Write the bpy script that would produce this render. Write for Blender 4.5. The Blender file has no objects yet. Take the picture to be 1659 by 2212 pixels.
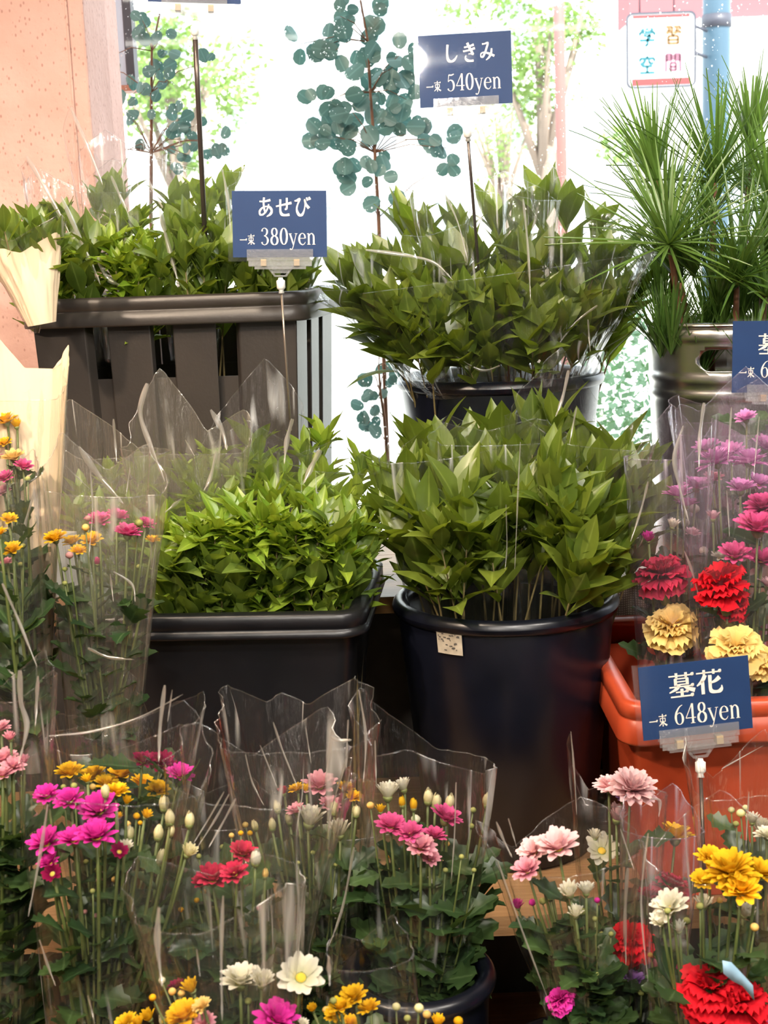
import bpy, bmesh, math, random
from mathutils import Vector, Matrix, noise

sc = bpy.context.scene
COL = sc.collection
R = math.radians
V = Vector
# ------------------------------------------------------------------ camera
F, CX, CY = 3000.0, 829.5, 1106.0            # focal length and centre in pixels of the 1659 x 2212 frame
PITCH, ROLL, CAMZ = R(10.6), R(-2.2), 1.5
cam_d = bpy.data.cameras.new('camera'); cam = bpy.data.objects.new('camera', cam_d); COL.objects.link(cam)
cam_d.sensor_fit = 'HORIZONTAL'; cam_d.sensor_width = 36.0; cam_d.lens = F / 1659 * 36.0
cam_d.clip_start = 0.05; cam_d.clip_end = 300
CAMM = Matrix.Translation((0, 0, CAMZ)) @ Matrix.Rotation(math.pi / 2 - PITCH, 4, 'X') @ Matrix.Rotation(ROLL, 4, 'Z')
cam.matrix_world = CAMM
cam_d.dof.use_dof = True; cam_d.dof.focus_distance = 1.85; cam_d.dof.aperture_fstop = 16
sc.camera = cam
# ------------------------------------------------------------------ sky, sun, shop lamps, exposure
w = bpy.data.worlds.new('sky'); sc.world = w; w.use_nodes = True
wn = w.node_tree.nodes; wn.clear()
wo = wn.new('ShaderNodeOutputWorld'); wb = wn.new('ShaderNodeBackground')
wb.inputs[0].default_value = (0.86, 0.95, 1.0, 1); wb.inputs[1].default_value = 4.6
w.node_tree.links.new(wb.outputs[0], wo.inputs[0])
sun_d = bpy.data.lights.new('sun', 'SUN'); sun_d.energy = 11.0; sun_d.angle = R(1.0); sun_d.color = (1, .96, .88)
sun = bpy.data.objects.new('sun', sun_d); COL.objects.link(sun)
sun.rotation_euler = (R(38), R(20), 0)
SHOP = [  # (x, y, z), watts, colour, radius, aim : warm ceiling spots of the shop
    ((-1.25, 0.55, 2.62), 175, (1, .78, .58), .05, (-.66, 2.1, 1.40)),
    ((-0.55, 1.05, 2.62), 60, (1, .82, .62), .05, (-.35, 1.7, 1.1)),
    ((0.25, 0.05, 2.62), 118, (1, .93, .84), .06, (.1, 1.4, .9)),
    ((0.95, 0.55, 2.62), 78, (1, .93, .84), .06, (.4, 1.5, 1.0)),
    ((-0.5, -0.9, 2.62), 120, (1, .92, .82), .07, (-.2, 1.3, .9)),
    ((0.8, -1.0, 2.62), 98, (1, .93, .84), .07, (.25, 1.3, .9)),
]
sc.view_settings.view_transform = 'Standard'; sc.view_settings.look = 'None'
sc.view_settings.exposure = 0.0; sc.view_settings.gamma = 1.0; sc.view_settings.use_curve_mapping = False
sc.cycles.transparent_max_bounces = 64
sc.cycles.max_bounces = 6; sc.cycles.transmission_bounces = 6; sc.cycles.diffuse_bounces = 2; sc.cycles.glossy_bounces = 3
sc.cycles.use_adaptive_sampling = True; sc.cycles.adaptive_threshold = .02
sc.cycles.caustics_reflective = False; sc.cycles.caustics_refractive = False
sc.cycles.sample_clamp_indirect = 6.0


def P(px, py, Y):
    """the point at depth Y in front of the camera that shows at pixel (px, py)"""
    d = CAMM.to_3x3() @ V(((px - CX) / F, -(py - CY) / F, -1))
    return V((0, 0, CAMZ)) + d * (Y / d.y)


def PZ(px, py, z):
    d = CAMM.to_3x3() @ V(((px - CX) / F, -(py - CY) / F, -1))
    return V((0, 0, CAMZ)) + d * ((z - CAMZ) / d.z)


# ------------------------------------------------------------------ materials
def newmat(name):
    m = bpy.data.materials.new(name); m.use_nodes = True
    nt = m.node_tree; nt.nodes.clear()
    out = nt.nodes.new('ShaderNodeOutputMaterial')
    return m, nt, out


def N(nt, t, **kw):
    n = nt.nodes.new(t)
    for k, v in kw.items():
        if k.startswith('i_'):
            key = k[2:]
            n.inputs[int(key) if key.isdigit() else key.replace('_', ' ')].default_value = v
        else:
            setattr(n, k, v)
    return n


def c4(c): return (c[0], c[1], c[2], 1)


def pmat(name, col, rough=.5, metal=0., col2=None, nscale=30., bump=0., bscale=80., coat=0., spec=.5, stretch=None):
    """principled material with a noise mottle between two colours and an optional fine bump"""
    m, nt, out = newmat(name); L = nt.links.new
    b = N(nt, 'ShaderNodeBsdfPrincipled'); L(b.outputs[0], out.inputs[0])
    b.inputs['Base Color'].default_value = c4(col); b.inputs['Roughness'].default_value = rough
    b.inputs['Metallic'].default_value = metal; b.inputs['Coat Weight'].default_value = coat
    b.inputs['Specular IOR Level'].default_value = spec
    tc = N(nt, 'ShaderNodeTexCoord'); src = tc.outputs['Object']
    if stretch:
        mp = N(nt, 'ShaderNodeMapping'); mp.inputs['Scale'].default_value = stretch; L(src, mp.inputs[0]); src = mp.outputs[0]
    if col2:
        nz = N(nt, 'ShaderNodeTexNoise', i_Scale=nscale, i_Detail=5.0); L(src, nz.inputs[0])
        rp = N(nt, 'ShaderNodeValToRGB'); rp.color_ramp.elements[0].position = .35; rp.color_ramp.elements[1].position = .68
        rp.color_ramp.elements[0].color = c4(col); rp.color_ramp.elements[1].color = c4(col2)
        L(nz.outputs[0], rp.inputs[0]); L(rp.outputs[0], b.inputs['Base Color'])
    if bump:
        nb = N(nt, 'ShaderNodeTexNoise', i_Scale=bscale, i_Detail=4.0); L(src, nb.inputs[0])
        bp = N(nt, 'ShaderNodeBump', i_Strength=bump, i_Distance=.004); L(nb.outputs[0], bp.inputs['Height']); L(bp.outputs[0], b.inputs['Normal'])
    return m


def leafmat(name, c1, c2, trans, tw=.35, rough=.38, gloss=.09, vein=None):
    """waxy leaf: diffuse + translucent + thin gloss; colour varies leaf by leaf, pale midrib along the UV centre"""
    m, nt, out = newmat(name); L = nt.links.new
    oi = N(nt, 'ShaderNodeObjectInfo')
    mx = N(nt, 'ShaderNodeMix', data_type='RGBA'); mx.inputs['A'].default_value = c4(c1); mx.inputs['B'].default_value = c4(c2)
    L(oi.outputs['Random'], mx.inputs['Factor'])
    uv = N(nt, 'ShaderNodeTexCoord'); sp = N(nt, 'ShaderNodeSeparateXYZ'); L(uv.outputs['UV'], sp.inputs[0])
    s1 = N(nt, 'ShaderNodeMath', operation='SUBTRACT'); s1.inputs[1].default_value = .5; L(sp.outputs[0], s1.inputs[0])
    ab = N(nt, 'ShaderNodeMath', operation='ABSOLUTE'); L(s1.outputs[0], ab.inputs[0])
    mr = N(nt, 'ShaderNodeMapRange'); mr.inputs[1].default_value = .0; mr.inputs[2].default_value = .06; mr.inputs[3].default_value = .55; mr.inputs[4].default_value = 0.
    L(ab.outputs[0], mr.inputs[0])
    vm = N(nt, 'ShaderNodeMix', data_type='RGBA'); vm.inputs['B'].default_value = c4(vein or [min(1, x * 1.7 + .03) for x in c2])
    L(mr.outputs[0], vm.inputs['Factor']); L(mx.outputs['Result'], vm.inputs['A'])
    ns = N(nt, 'ShaderNodeTexNoise', i_Scale=70.0, i_Detail=3.0); L(uv.outputs['Object'], ns.inputs[0])
    hs = N(nt, 'ShaderNodeHueSaturation'); L(vm.outputs['Result'], hs.inputs['Color'])
    mv = N(nt, 'ShaderNodeMapRange'); mv.inputs[3].default_value = .75; mv.inputs[4].default_value = 1.25; L(ns.outputs[0], mv.inputs[0]); L(mv.outputs[0], hs.inputs['Value'])
    df = N(nt, 'ShaderNodeBsdfDiffuse'); L(hs.outputs[0], df.inputs[0])
    tr = N(nt, 'ShaderNodeBsdfTranslucent', i_0=c4(trans))
    m1 = N(nt, 'ShaderNodeMixShader', i_0=tw); L(df.outputs[0], m1.inputs[1]); L(tr.outputs[0], m1.inputs[2])
    gl = N(nt, 'ShaderNodeBsdfGlossy', i_Roughness=rough)
    m2 = N(nt, 'ShaderNodeMixShader', i_0=gloss); L(m1.outputs[0], m2.inputs[1]); L(gl.outputs[0], m2.inputs[2])
    L(m2.outputs[0], out.inputs[0])
    return m


def petalmat(name, c1, c2, tw=.35):
    """petal: deeper at the base (UV v = 0), paler at the tip, light shining through"""
    m, nt, out = newmat(name); L = nt.links.new
    uv = N(nt, 'ShaderNodeTexCoord'); sp = N(nt, 'ShaderNodeSeparateXYZ'); L(uv.outputs['UV'], sp.inputs[0])
    mx = N(nt, 'ShaderNodeMix', data_type='RGBA'); mx.inputs['A'].default_value = c4(c1); mx.inputs['B'].default_value = c4(c2)
    L(sp.outputs[1], mx.inputs['Factor'])
    oi = N(nt, 'ShaderNodeObjectInfo'); mv = N(nt, 'ShaderNodeMapRange'); mv.inputs[3].default_value = .82; mv.inputs[4].default_value = 1.12
    L(oi.outputs['Random'], mv.inputs[0])
    hs = N(nt, 'ShaderNodeHueSaturation'); L(mx.outputs['Result'], hs.inputs['Color']); L(mv.outputs[0], hs.inputs['Value'])
    df = N(nt, 'ShaderNodeBsdfDiffuse'); L(hs.outputs[0], df.inputs[0])
    tr = N(nt, 'ShaderNodeBsdfTranslucent'); L(hs.outputs[0], tr.inputs[0])
    m1 = N(nt, 'ShaderNodeMixShader', i_0=tw); L(df.outputs[0], m1.inputs[1]); L(tr.outputs[0], m1.inputs[2])
    L(m1.outputs[0], out.inputs[0])
    return m


def filmmat(name, haze=.035, tint=(1, 1, 1), refl=.10, rough=.09, bscale=42., bstr=.8, stretch=(1, 1, .12), hazecol=(1, 1, 1), crease_streak=.7):
    """clear cellophane: see-through sheet with a facing-dependent gloss and a little scatter"""
    m, nt, out = newmat(name); L = nt.links.new
    tc = N(nt, 'ShaderNodeTexCoord'); mp = N(nt, 'ShaderNodeMapping'); mp.inputs['Scale'].default_value = stretch; L(tc.outputs['Object'], mp.inputs[0])
    nb = N(nt, 'ShaderNodeTexNoise', i_Scale=bscale, i_Detail=4.0, i_Distortion=.6); L(mp.outputs[0], nb.inputs[0])
    vo = N(nt, 'ShaderNodeTexNoise', noise_type='RIDGED_MULTIFRACTAL', i_Scale=bscale * .22, i_Detail=1.0, i_Distortion=1.2); L(tc.outputs['Object'], vo.inputs[0])
    vs = N(nt, 'ShaderNodeMath', operation='MULTIPLY'); vs.inputs[1].default_value = .40; L(vo.outputs[0], vs.inputs[0])
    sm = N(nt, 'ShaderNodeMath', operation='ADD'); L(nb.outputs[0], sm.inputs[0]); L(vs.outputs[0], sm.inputs[1])
    bp = N(nt, 'ShaderNodeBump', i_Strength=bstr, i_Distance=.012); L(sm.outputs[0], bp.inputs['Height'])
    lw = N(nt, 'ShaderNodeLayerWeight', i_Blend=.5); L(bp.outputs[0], lw.inputs['Normal'])
    pw = N(nt, 'ShaderNodeMath', operation='POWER'); pw.inputs[1].default_value = 4.0; L(lw.outputs['Facing'], pw.inputs[0])
    mr = N(nt, 'ShaderNodeMapRange'); mr.inputs[3].default_value = refl; mr.inputs[4].default_value = .75; L(pw.outputs[0], mr.inputs[0])
    tr = N(nt, 'ShaderNodeBsdfTransparent', i_0=c4(tint))
    gl = N(nt, 'ShaderNodeBsdfGlossy', i_Roughness=rough); L(bp.outputs[0], gl.inputs['Normal'])
    df = N(nt, 'ShaderNodeBsdfDiffuse', i_0=c4(hazecol)); tl = N(nt, 'ShaderNodeBsdfTranslucent', i_0=c4(hazecol))
    md = N(nt, 'ShaderNodeMixShader', i_0=.5); L(df.outputs[0], md.inputs[1]); L(tl.outputs[0], md.inputs[2])
    m0 = N(nt, 'ShaderNodeMixShader', i_0=haze); L(tr.outputs[0], m0.inputs[1]); L(md.outputs[0], m0.inputs[2])
    m1 = N(nt, 'ShaderNodeMixShader'); L(mr.outputs[0], m1.inputs[0]); L(m0.outputs[0], m1.inputs[1]); L(gl.outputs[0], m1.inputs[2])
    # lines along creases scatter more, painting in the sheet's bright streaks
    mc = N(nt, 'ShaderNodeMapping'); mc.inputs['Scale'].default_value = (1, 1, stretch[2] * .5); L(tc.outputs['Object'], mc.inputs[0])
    nc = N(nt, 'ShaderNodeTexNoise', i_Scale=20.0, i_Detail=1.5, i_Distortion=.3); L(mc.outputs[0], nc.inputs[0])
    ns = N(nt, 'ShaderNodeMath', operation='SUBTRACT'); ns.inputs[1].default_value = .5; L(nc.outputs[0], ns.inputs[0])
    na = N(nt, 'ShaderNodeMath', operation='ABSOLUTE'); L(ns.outputs[0], na.inputs[0])
    nl = N(nt, 'ShaderNodeTexNoise', i_Scale=9.0, i_Detail=1.0); L(tc.outputs['Object'], nl.inputs[0])
    gate = N(nt, 'ShaderNodeMapRange'); gate.inputs[1].default_value = .52; gate.inputs[2].default_value = .64; gate.inputs[3].default_value = 0; gate.inputs[4].default_value = crease_streak; L(nl.outputs[0], gate.inputs[0])
    nr = N(nt, 'ShaderNodeMapRange'); nr.inputs[1].default_value = .0; nr.inputs[2].default_value = .022; nr.inputs[3].default_value = 1; nr.inputs[4].default_value = 0.; L(na.outputs[0], nr.inputs[0])
    nm = N(nt, 'ShaderNodeMath', operation='MULTIPLY'); L(gate.outputs[0], nm.inputs[0]); L(nr.outputs[0], nm.inputs[1])
    g2 = N(nt, 'ShaderNodeBsdfGlossy', i_Roughness=.42); L(bp.outputs[0], g2.inputs['Normal'])
    mg = N(nt, 'ShaderNodeMixShader', i_0=.5); L(md.outputs[0], mg.inputs[1]); L(g2.outputs[0], mg.inputs[2])
    m3 = N(nt, 'ShaderNodeMixShader'); L(nm.outputs[0], m3.inputs[0]); L(m1.outputs[0], m3.inputs[1]); L(mg.outputs[0], m3.inputs[2])
    L(m3.outputs[0], out.inputs[0])
    return m


M = dict(
    plaster=pmat('pink_render', (.66, .40, .34), .9, col2=(.74, .47, .41), nscale=9, bump=.9, bscale=55),
    wallw=pmat('shop_wall', (.20, .185, .17), .8, col2=(.23, .21, .19)),
    ceil=pmat('ceiling_paint', (.42, .39, .35), .9),
    floor=pmat('shop_floor', (.12, .105, .095), .5, col2=(.15, .135, .12)),
    wood=pmat('stand_wood', (.26, .14, .06), .45, col2=(.36, .21, .10), nscale=6, bump=.2, bscale=30, stretch=(1.5, 25, 25)),
    woodd=pmat('stand_dark', (.02, .018, .017), .6, col2=(.03, .026, .022)),
    black=pmat('black_plastic', (.003, .0036, .0075), .30, col2=(.005, .006, .012), nscale=12, bump=.05, bscale=25),
    crate=pmat('grey_brown_plastic', (.030, .025, .022), .38, col2=(.040, .033, .028), nscale=8, bump=.06, bscale=200),
    crated=pmat('charcoal_plastic', (.006, .006, .008), .34, col2=(.010, .010, .012), nscale=8, bump=.05, bscale=120),
    red=pmat('red_plastic', (.42, .055, .018), .35, col2=(.50, .075, .028), nscale=8),
    steel=pmat('galvanised_steel', (.58, .56, .53), .26, metal=1., col2=(.70, .68, .64), nscale=18, bump=.06, bscale=30),
    navy=pmat('navy_card', (.006, .032, .115), .5, col2=(.007, .036, .125), spec=.25),
    cream=pmat('cream_ink', (.86, .80, .70), .6),
    stick=pmat('stick_metal', (.10, .08, .07), .3, metal=.6),
    stickc=pmat('bronze_stick', (.35, .28, .22), .3, metal=.7),
    white=pmat('white_plastic', (.85, .83, .78), .35),
    clipb=pmat('clip_peg', (.42, .32, .20), .35),
    stem=pmat('stem_green', (.085, .115, .028), .5, col2=(.13, .155, .04), nscale=30),
    stemw=pmat('stem_woody', (.17, .13, .05), .6, col2=(.22, .17, .07), nscale=30),
    bark=pmat('bark_brown', (.15, .06, .03), .7, col2=(.22, .10, .05), nscale=40),
    calyx=pmat('calyx_green', (.16, .19, .05), .5, col2=(.22, .25, .08), nscale=60),
    eye=pmat('flower_eye', (.75, .48, .04), .7, bump=.4, bscale=400),
    eyed=pmat('flower_eye_dark', (.62, .40, .05), .7, bump=.4, bscale=400),
    paper=pmat('kraft_cream_paper', (.78, .60, .40), .75, col2=(.84, .66, .46), nscale=5, bump=.2, bscale=14),
    board=pmat('white_board', (.82, .78, .76), .6), beige=pmat('beige_board', (.50, .36, .24), .7),
    burlap=None,
    sticker=pmat('sticker_paper', (.52, .45, .35), .55, col2=(.34, .29, .22), nscale=60), print=pmat('sticker_print', (.10, .09, .08), .7),
    bush=leafmat('bush_leaf', (.05, .16, .06), (.10, .26, .09), (.12, .34, .10), tw=.3),
    tree=leafmat('street_tree_leaf', (.16, .27, .06), (.22, .35, .09), (.3, .45, .08), tw=.3),
    trunk=pmat('trunk_bark', (.25, .19, .15), .9, bump=.6, bscale=30),
    asphalt=pmat('pale_paving', (.45, .44, .42), .9, col2=(.52, .51, .48)),
    bldg=pmat('building_cream', (.70, .68, .64), .8), bwin=pmat('building_window', (.30, .36, .40), .15),
    pinkb=pmat('pink_fascia', (.32, .085, .095), .7), pole=pmat('blue_grey_pole', (.055, .105, .15), .35, bump=.3, bscale=40),
    ppole=pmat('faded_pink_pole', (.27, .115, .10), .6),
    signw=pmat('sign_white', (.85, .85, .85), .5), signr=pmat('sign_red', (.22, .04, .04), .6), signk=pmat('sign_frame', (.06, .06, .08), .5),
    teal=pmat('sign_teal', (.015, .13, .16), .6), orange=pmat('sign_orange', (.22, .12, .04), .6), pinkl=pmat('sign_pink', (.22, .08, .12), .6), greenl=pmat('sign_green', (.1, .5, .25), .6),
    car=pmat('car_paint', (.12, .32, .48), .25, coat=.5), tyre=pmat('tyre_rubber', (.02, .02, .02), .8),
    film=filmmat('clear_cellophane', haze=.005, refl=.08), filmw=filmmat('clear_cellophane_warm', haze=.013, refl=.09, hazecol=(1, .93, .82)),
    filmp=filmmat('clear_cellophane_pink', haze=.03, refl=.10, tint=(1, .97, 1), hazecol=(1, .82, 1)),
    filmh=filmmat('hazy_cellophane_warm', haze=.075, refl=.12, hazecol=(1, .90, .72)),
    fold=filmmat('painted_streak_film', haze=.44, refl=.24, rough=.22, bstr=.5, hazecol=(1, .93, .82), crease_streak=.3),  # whitish film for the strips that stand in for bright reflections
    acryl=filmmat('clear_acrylic', haze=.008, refl=.015, rough=.04, bstr=.0, stretch=(1, 1, 1), crease_streak=.0),
    clear=filmmat('clear_plastic', haze=.16, refl=.14, rough=.08, bstr=.05, stretch=(1, 1, 1), crease_streak=0.),
    bluep=pmat('pale_blue_paper', (.30, .48, .62), .6),
)
LEAF = dict(
    broad=leafmat('shikimi_leaf', (.075, .125, .012), (.165, .215, .026), (.32, .43, .03), tw=.33, gloss=.07),
    sakaki=leafmat('sakaki_leaf', (.10, .17, .024), (.19, .26, .045), (.36, .48, .045), tw=.36, gloss=.07),
    fine=leafmat('asebi_leaf', (.15, .27, .020), (.28, .38, .038), (.48, .62, .04), tw=.36, gloss=.06),
    mum=leafmat('chrysanthemum_leaf', (.022, .055, .018), (.055, .10, .028), (.08, .14, .028), tw=.3, gloss=.05),
    needle=leafmat('needle_leaf', (.06, .14, .022), (.12, .22, .038), (.24, .40, .05), tw=.3, gloss=.09),
    euca=leafmat('eucalyptus_leaf', (.085, .18, .165), (.13, .24, .22), (.06, .16, .14), tw=.25, gloss=.05),
)
PET = dict(
    magenta=petalmat('magenta_petal', (.38, .008, .16), (.78, .055, .42)),
    hotpink=petalmat('hot_pink_petal', (.42, .02, .13), (.82, .14, .36)),
    pink=petalmat('pink_petal', (.62, .13, .24), (.90, .46, .52)),
    palepink=petalmat('pale_pink_petal', (.80, .36, .40), (.93, .66, .66)),
    lilac=petalmat('lilac_pink_petal', (.55, .10, .40), (.84, .38, .70)),
    red=petalmat('red_petal', (.38, .006, .015), (.70, .018, .03), .25),
    crimson=petalmat('crimson_petal', (.32, .01, .05), (.66, .05, .11)),
    maroon=petalmat('maroon_petal', (.12, .004, .03), (.28, .012, .07)),
    yellow=petalmat('yellow_petal', (.78, .36, .01), (.93, .60, .03)),
    softyellow=petalmat('soft_yellow_petal', (.85, .50, .10), (.94, .72, .28)),
    white=petalmat('white_petal', (.72, .70, .42), (.93, .88, .76)),
    cream=petalmat('cream_petal', (.66, .62, .22), (.92, .84, .55)),
    budgreen=petalmat('green_bud', (.20, .24, .06), (.48, .46, .16), .15),
    budpink=petalmat('pink_bud', (.42, .20, .16), (.75, .38, .38), .2),
    purple=petalmat('purple_petal', (.28, .10, .42), (.52, .30, .66)),
)
mb_, nt_, out_ = newmat('burlap_weave'); b_ = N(nt_, 'ShaderNodeBsdfPrincipled', i_Roughness=.95)
w1 = N(nt_, 'ShaderNodeTexWave', i_Scale=90.0, i_Distortion=1.2); w2 = N(nt_, 'ShaderNodeTexWave', bands_direction='Z', i_Scale=90.0, i_Distortion=1.2)
tc_ = N(nt_, 'ShaderNodeTexCoord'); mm_ = N(nt_, 'ShaderNodeMath', operation='MULTIPLY'); rr_ = N(nt_, 'ShaderNodeValToRGB')
for a_ in (w1, w2): nt_.links.new(tc_.outputs['Object'], a_.inputs[0])
nt_.links.new(w1.outputs[1], mm_.inputs[0]); nt_.links.new(w2.outputs[1], mm_.inputs[1]); nt_.links.new(mm_.outputs[0], rr_.inputs[0])
rr_.color_ramp.elements[0].color = (.16, .13, .10, 1); rr_.color_ramp.elements[1].color = (.50, .43, .34, 1)
nt_.links.new(rr_.outputs[0], b_.inputs[0]); nt_.links.new(b_.outputs[0], out_.inputs[0]); M['burlap'] = mb_


# pitted render of the pillar: small dark pores
nt_ = M['plaster'].node_tree; b_ = [n for n in nt_.nodes if n.type == 'BSDF_PRINCIPLED'][0]; src_ = b_.inputs['Base Color'].links[0].from_socket
vo_ = N(nt_, 'ShaderNodeTexVoronoi', i_Scale=120.0, i_Randomness=1.0); tc_ = N(nt_, 'ShaderNodeTexCoord'); mp_ = N(nt_, 'ShaderNodeMapping'); mp_.inputs['Scale'].default_value = (1, 1, .6)
nt_.links.new(tc_.outputs['Object'], mp_.inputs[0]); nt_.links.new(mp_.outputs[0], vo_.inputs[0])
mr_ = N(nt_, 'ShaderNodeMapRange'); mr_.inputs[1].default_value = .12; mr_.inputs[2].default_value = .26; mr_.inputs[3].default_value = .55; mr_.inputs[4].default_value = 0
nt_.links.new(vo_.outputs['Distance'], mr_.inputs[0]); mx_ = N(nt_, 'ShaderNodeMix', data_type='RGBA'); mx_.inputs['B'].default_value = (.30, .12, .09, 1)
nt_.links.new(mr_.outputs[0], mx_.inputs['Factor']); nt_.links.new(src_, mx_.inputs['A']); nt_.links.new(mx_.outputs['Result'], b_.inputs['Base Color'])


# ------------------------------------------------------------------ mesh builder
class MB:
    def __init__(s): s.v = []; s.f = []; s.uv = {}

    def quad_grid(s, pts, closed=False, uvs=None):
        """pts[row][col] -> quads"""
        b = len(s.v); nc = len(pts[0])
        for r in pts: s.v.extend(tuple(p) for p in r)
        for i in range(len(pts) - 1):
            for j in range(nc if closed else nc - 1):
                k = (j + 1) % nc
                s.f.append((b + i * nc + j, b + i * nc + k, b + (i + 1) * nc + k, b + (i + 1) * nc + j))
        if uvs:
            for i, r in enumerate(uvs):
                for j, q in enumerate(r): s.uv[b + i * nc + j] = q
        return b

    def box(s, c, size, m=None):
        b = len(s.v)
        for z in (-.5, .5):
            for x, y in ((-.5, -.5), (.5, -.5), (.5, .5), (-.5, .5)):
                p = V((x * size[0], y * size[1], z * size[2])) + V(c)
                s.v.append(tuple(m @ p if m else p))
        s.f += [(b + 3, b + 2, b + 1, b), (b + 4, b + 5, b + 6, b + 7)] + [(b + i, b + (i + 1) % 4, b + 4 + (i + 1) % 4, b + 4 + i) for i in range(4)]

    def hexa(s, p8):
        b = len(s.v); s.v.extend(tuple(p) for p in p8)
        s.f += [(b + 3, b + 2, b + 1, b), (b + 4, b + 5, b + 6, b + 7)] + [(b + i, b + (i + 1) % 4, b + 4 + (i + 1) % 4, b + 4 + i) for i in range(4)]

    def tube(s, path, rad, n=6, cap=True):
        path = [V(p) for p in path]; rows = []
        for i, p in enumerate(path):
            d = (path[min(i + 1, len(path) - 1)] - path[max(i - 1, 0)]).normalized()
            u = d.cross(V((0, 1, 0)) if abs(d.y) < .9 else V((1, 0, 0))).normalized(); w_ = d.cross(u)
            r = rad[i] if isinstance(rad, (list, tuple)) else rad
            rows.append([p + (u * math.cos(2 * math.pi * k / n) + w_ * math.sin(2 * math.pi * k / n)) * r for k in range(n)])
        b = s.quad_grid(rows, True)
        if cap:
            s.f.append(tuple(b + k for k in range(n))[::-1]); e = b + (len(rows) - 1) * n; s.f.append(tuple(e + k for k in range(n)))

    def lathe(s, prof, n=48, c=(0, 0, 0), cap_bottom=False):
        rows = [[(c[0] + r * math.cos(2 * math.pi * k / n), c[1] + r * math.sin(2 * math.pi * k / n), c[2] + z) for k in range(n)] for r, z in prof]
        b = s.quad_grid(rows, True)
        if cap_bottom: s.f.append(tuple(b + k for k in range(n))[::-1])

    def sphere(s, c, r, nu=8, nv=5, sz=1.):
        rows = [[(c[0] + r * math.sin(math.pi * i / nv) * math.cos(2 * math.pi * k / nu), c[1] + r * math.sin(math.pi * i / nv) * math.sin(2 * math.pi * k / nu), c[2] + sz * r * math.cos(math.pi * i / nv)) for k in range(nu)] for i in range(nv + 1)]
        s.quad_grid(rows, True)

    def mesh(s, name, mat, smooth=True):
        me = bpy.data.meshes.new(name); me.from_pydata(s.v, [], s.f)
        if s.uv:
            ul = me.uv_layers.new(name='UVMap'); vi = [0] * len(me.loops); me.loops.foreach_get('vertex_index', vi)
            flat = []
            for i in vi: flat.extend(s.uv.get(i, (.5, .5)))
            ul.data.foreach_set('uv', flat)
        if smooth: me.polygons.foreach_set('use_smooth', [True] * len(me.polygons))
        if mat: me.materials.append(mat)
        me.update(); return me

    def build(s, name, mat, parent=None, smooth=True):
        return obj(name, s.mesh(name, mat, smooth), parent)


def obj(name, me, parent=None, m=None):
    """link a mesh; m is its matrix in the world (parents are unrotated, so the local matrix is a shift)"""
    o = bpy.data.objects.new(name, me); COL.objects.link(o)
    m = m if m is not None else Matrix.Identity(4)
    if parent is not None:
        o.parent = parent; o.matrix_basis = Matrix.Translation(-V(parent['_w'])) @ m
    else: o.matrix_basis = m
    o['_w'] = tuple(V(m.translation)) if parent is None else (0, 0, 0)
    return o


def sub(name, me, parent, m=None):
    o = bpy.data.objects.new(name, me); COL.objects.link(o); o.parent = parent
    if m is not None: o.matrix_basis = m
    return o


def thing(name, label, cat, loc, group=None):
    o = bpy.data.objects.new(name, None); COL.objects.link(o); o.location = loc; o.empty_display_size = .03
    o['_w'] = tuple(loc); o['label'] = label; o['category'] = cat
    if group: o['group'] = group
    return o


def tag(o, label, cat, group=None):
    o['label'] = label; o['category'] = cat
    if group: o['group'] = group
    return o


def struct(o): o['kind'] = 'structure'; return o


def frame_from(dirv, nrm):
    """matrix whose Y runs along dirv and Z as near to nrm as can be"""
    y = dirv.normalized(); x = y.cross(nrm)
    if x.length < 1e-4: x = y.cross(V((1, .2, .1)))
    x.normalize(); z = x.cross(y)
    return Matrix(((x.x, y.x, z.x), (x.y, y.y, z.y), (x.z, y.z, z.z))).to_4x4()


# ------------------------------------------------------------------ the setting: shop shell and street
def box_obj(name, lo, hi, mat):
    mb = MB(); c = [(a + b) / 2 for a, b in zip(lo, hi)]; mb.box(c, [b - a for a, b in zip(lo, hi)])
    return mb.build(name, mat, smooth=False)


GY = 2.62                                     # the window plane
struct(box_obj('floor', (-2.6, -3.1, -.1), (2.6, GY + .1, 0), M['floor']))
struct(box_obj('ceiling', (-2.6, -3.1, 2.7), (2.6, GY + .1, 2.8), M['ceil']))
struct(box_obj('wall_back', (-2.6, -3.1, 0), (2.6, -3.0, 2.7), M['wallw']))
struct(box_obj('wall_right', (2.5, -3, 0), (2.6, GY + .1, 2.7), M['wallw']))
wl = struct(box_obj('wall_left', (-2.6, -3, 0), (-2.5, GY + .1, 2.7), M['wallw']))
xl = P(186, 100, 2.42).x
col = struct(box_obj('wall_front', (-2.5, 2.42, 0), (xl, GY + .12, 2.7), M['plaster']))
cb = col.modifiers.new('edge', 'BEVEL'); cb.width = .004; cb.segments = 2
mb = MB(); mb.box((xl - .028, 2.4185, 1.35), (.004, .004, 2.7)); struct(mb.build('trim_1', M['plaster']))
struct(box_obj('trim_2', (xl, GY - .03, .0), (2.5, GY + .06, .18), M['signk']))
struct(box_obj('trim_3', (xl, GY - .03, 2.45), (2.5, GY + .06, 2.7), M['signk']))
glassm, gnt, gout = newmat('window_glass')
gt = N(gnt, 'ShaderNodeBsdfTransparent', i_0=(.97, .985, .98, 1)); gg = N(gnt, 'ShaderNodeBsdfGlossy', i_Roughness=.02); gl_ = N(gnt, 'ShaderNodeLayerWeight', i_Blend=.5)
gp = N(gnt, 'ShaderNodeMath', operation='POWER'); gp.inputs[1].default_value = 5; gm = N(gnt, 'ShaderNodeMapRange'); gm.inputs[3].default_value = .05; gm.inputs[4].default_value = .9
gx = N(gnt, 'ShaderNodeMixShader'); g_ = gnt.links.new
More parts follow.
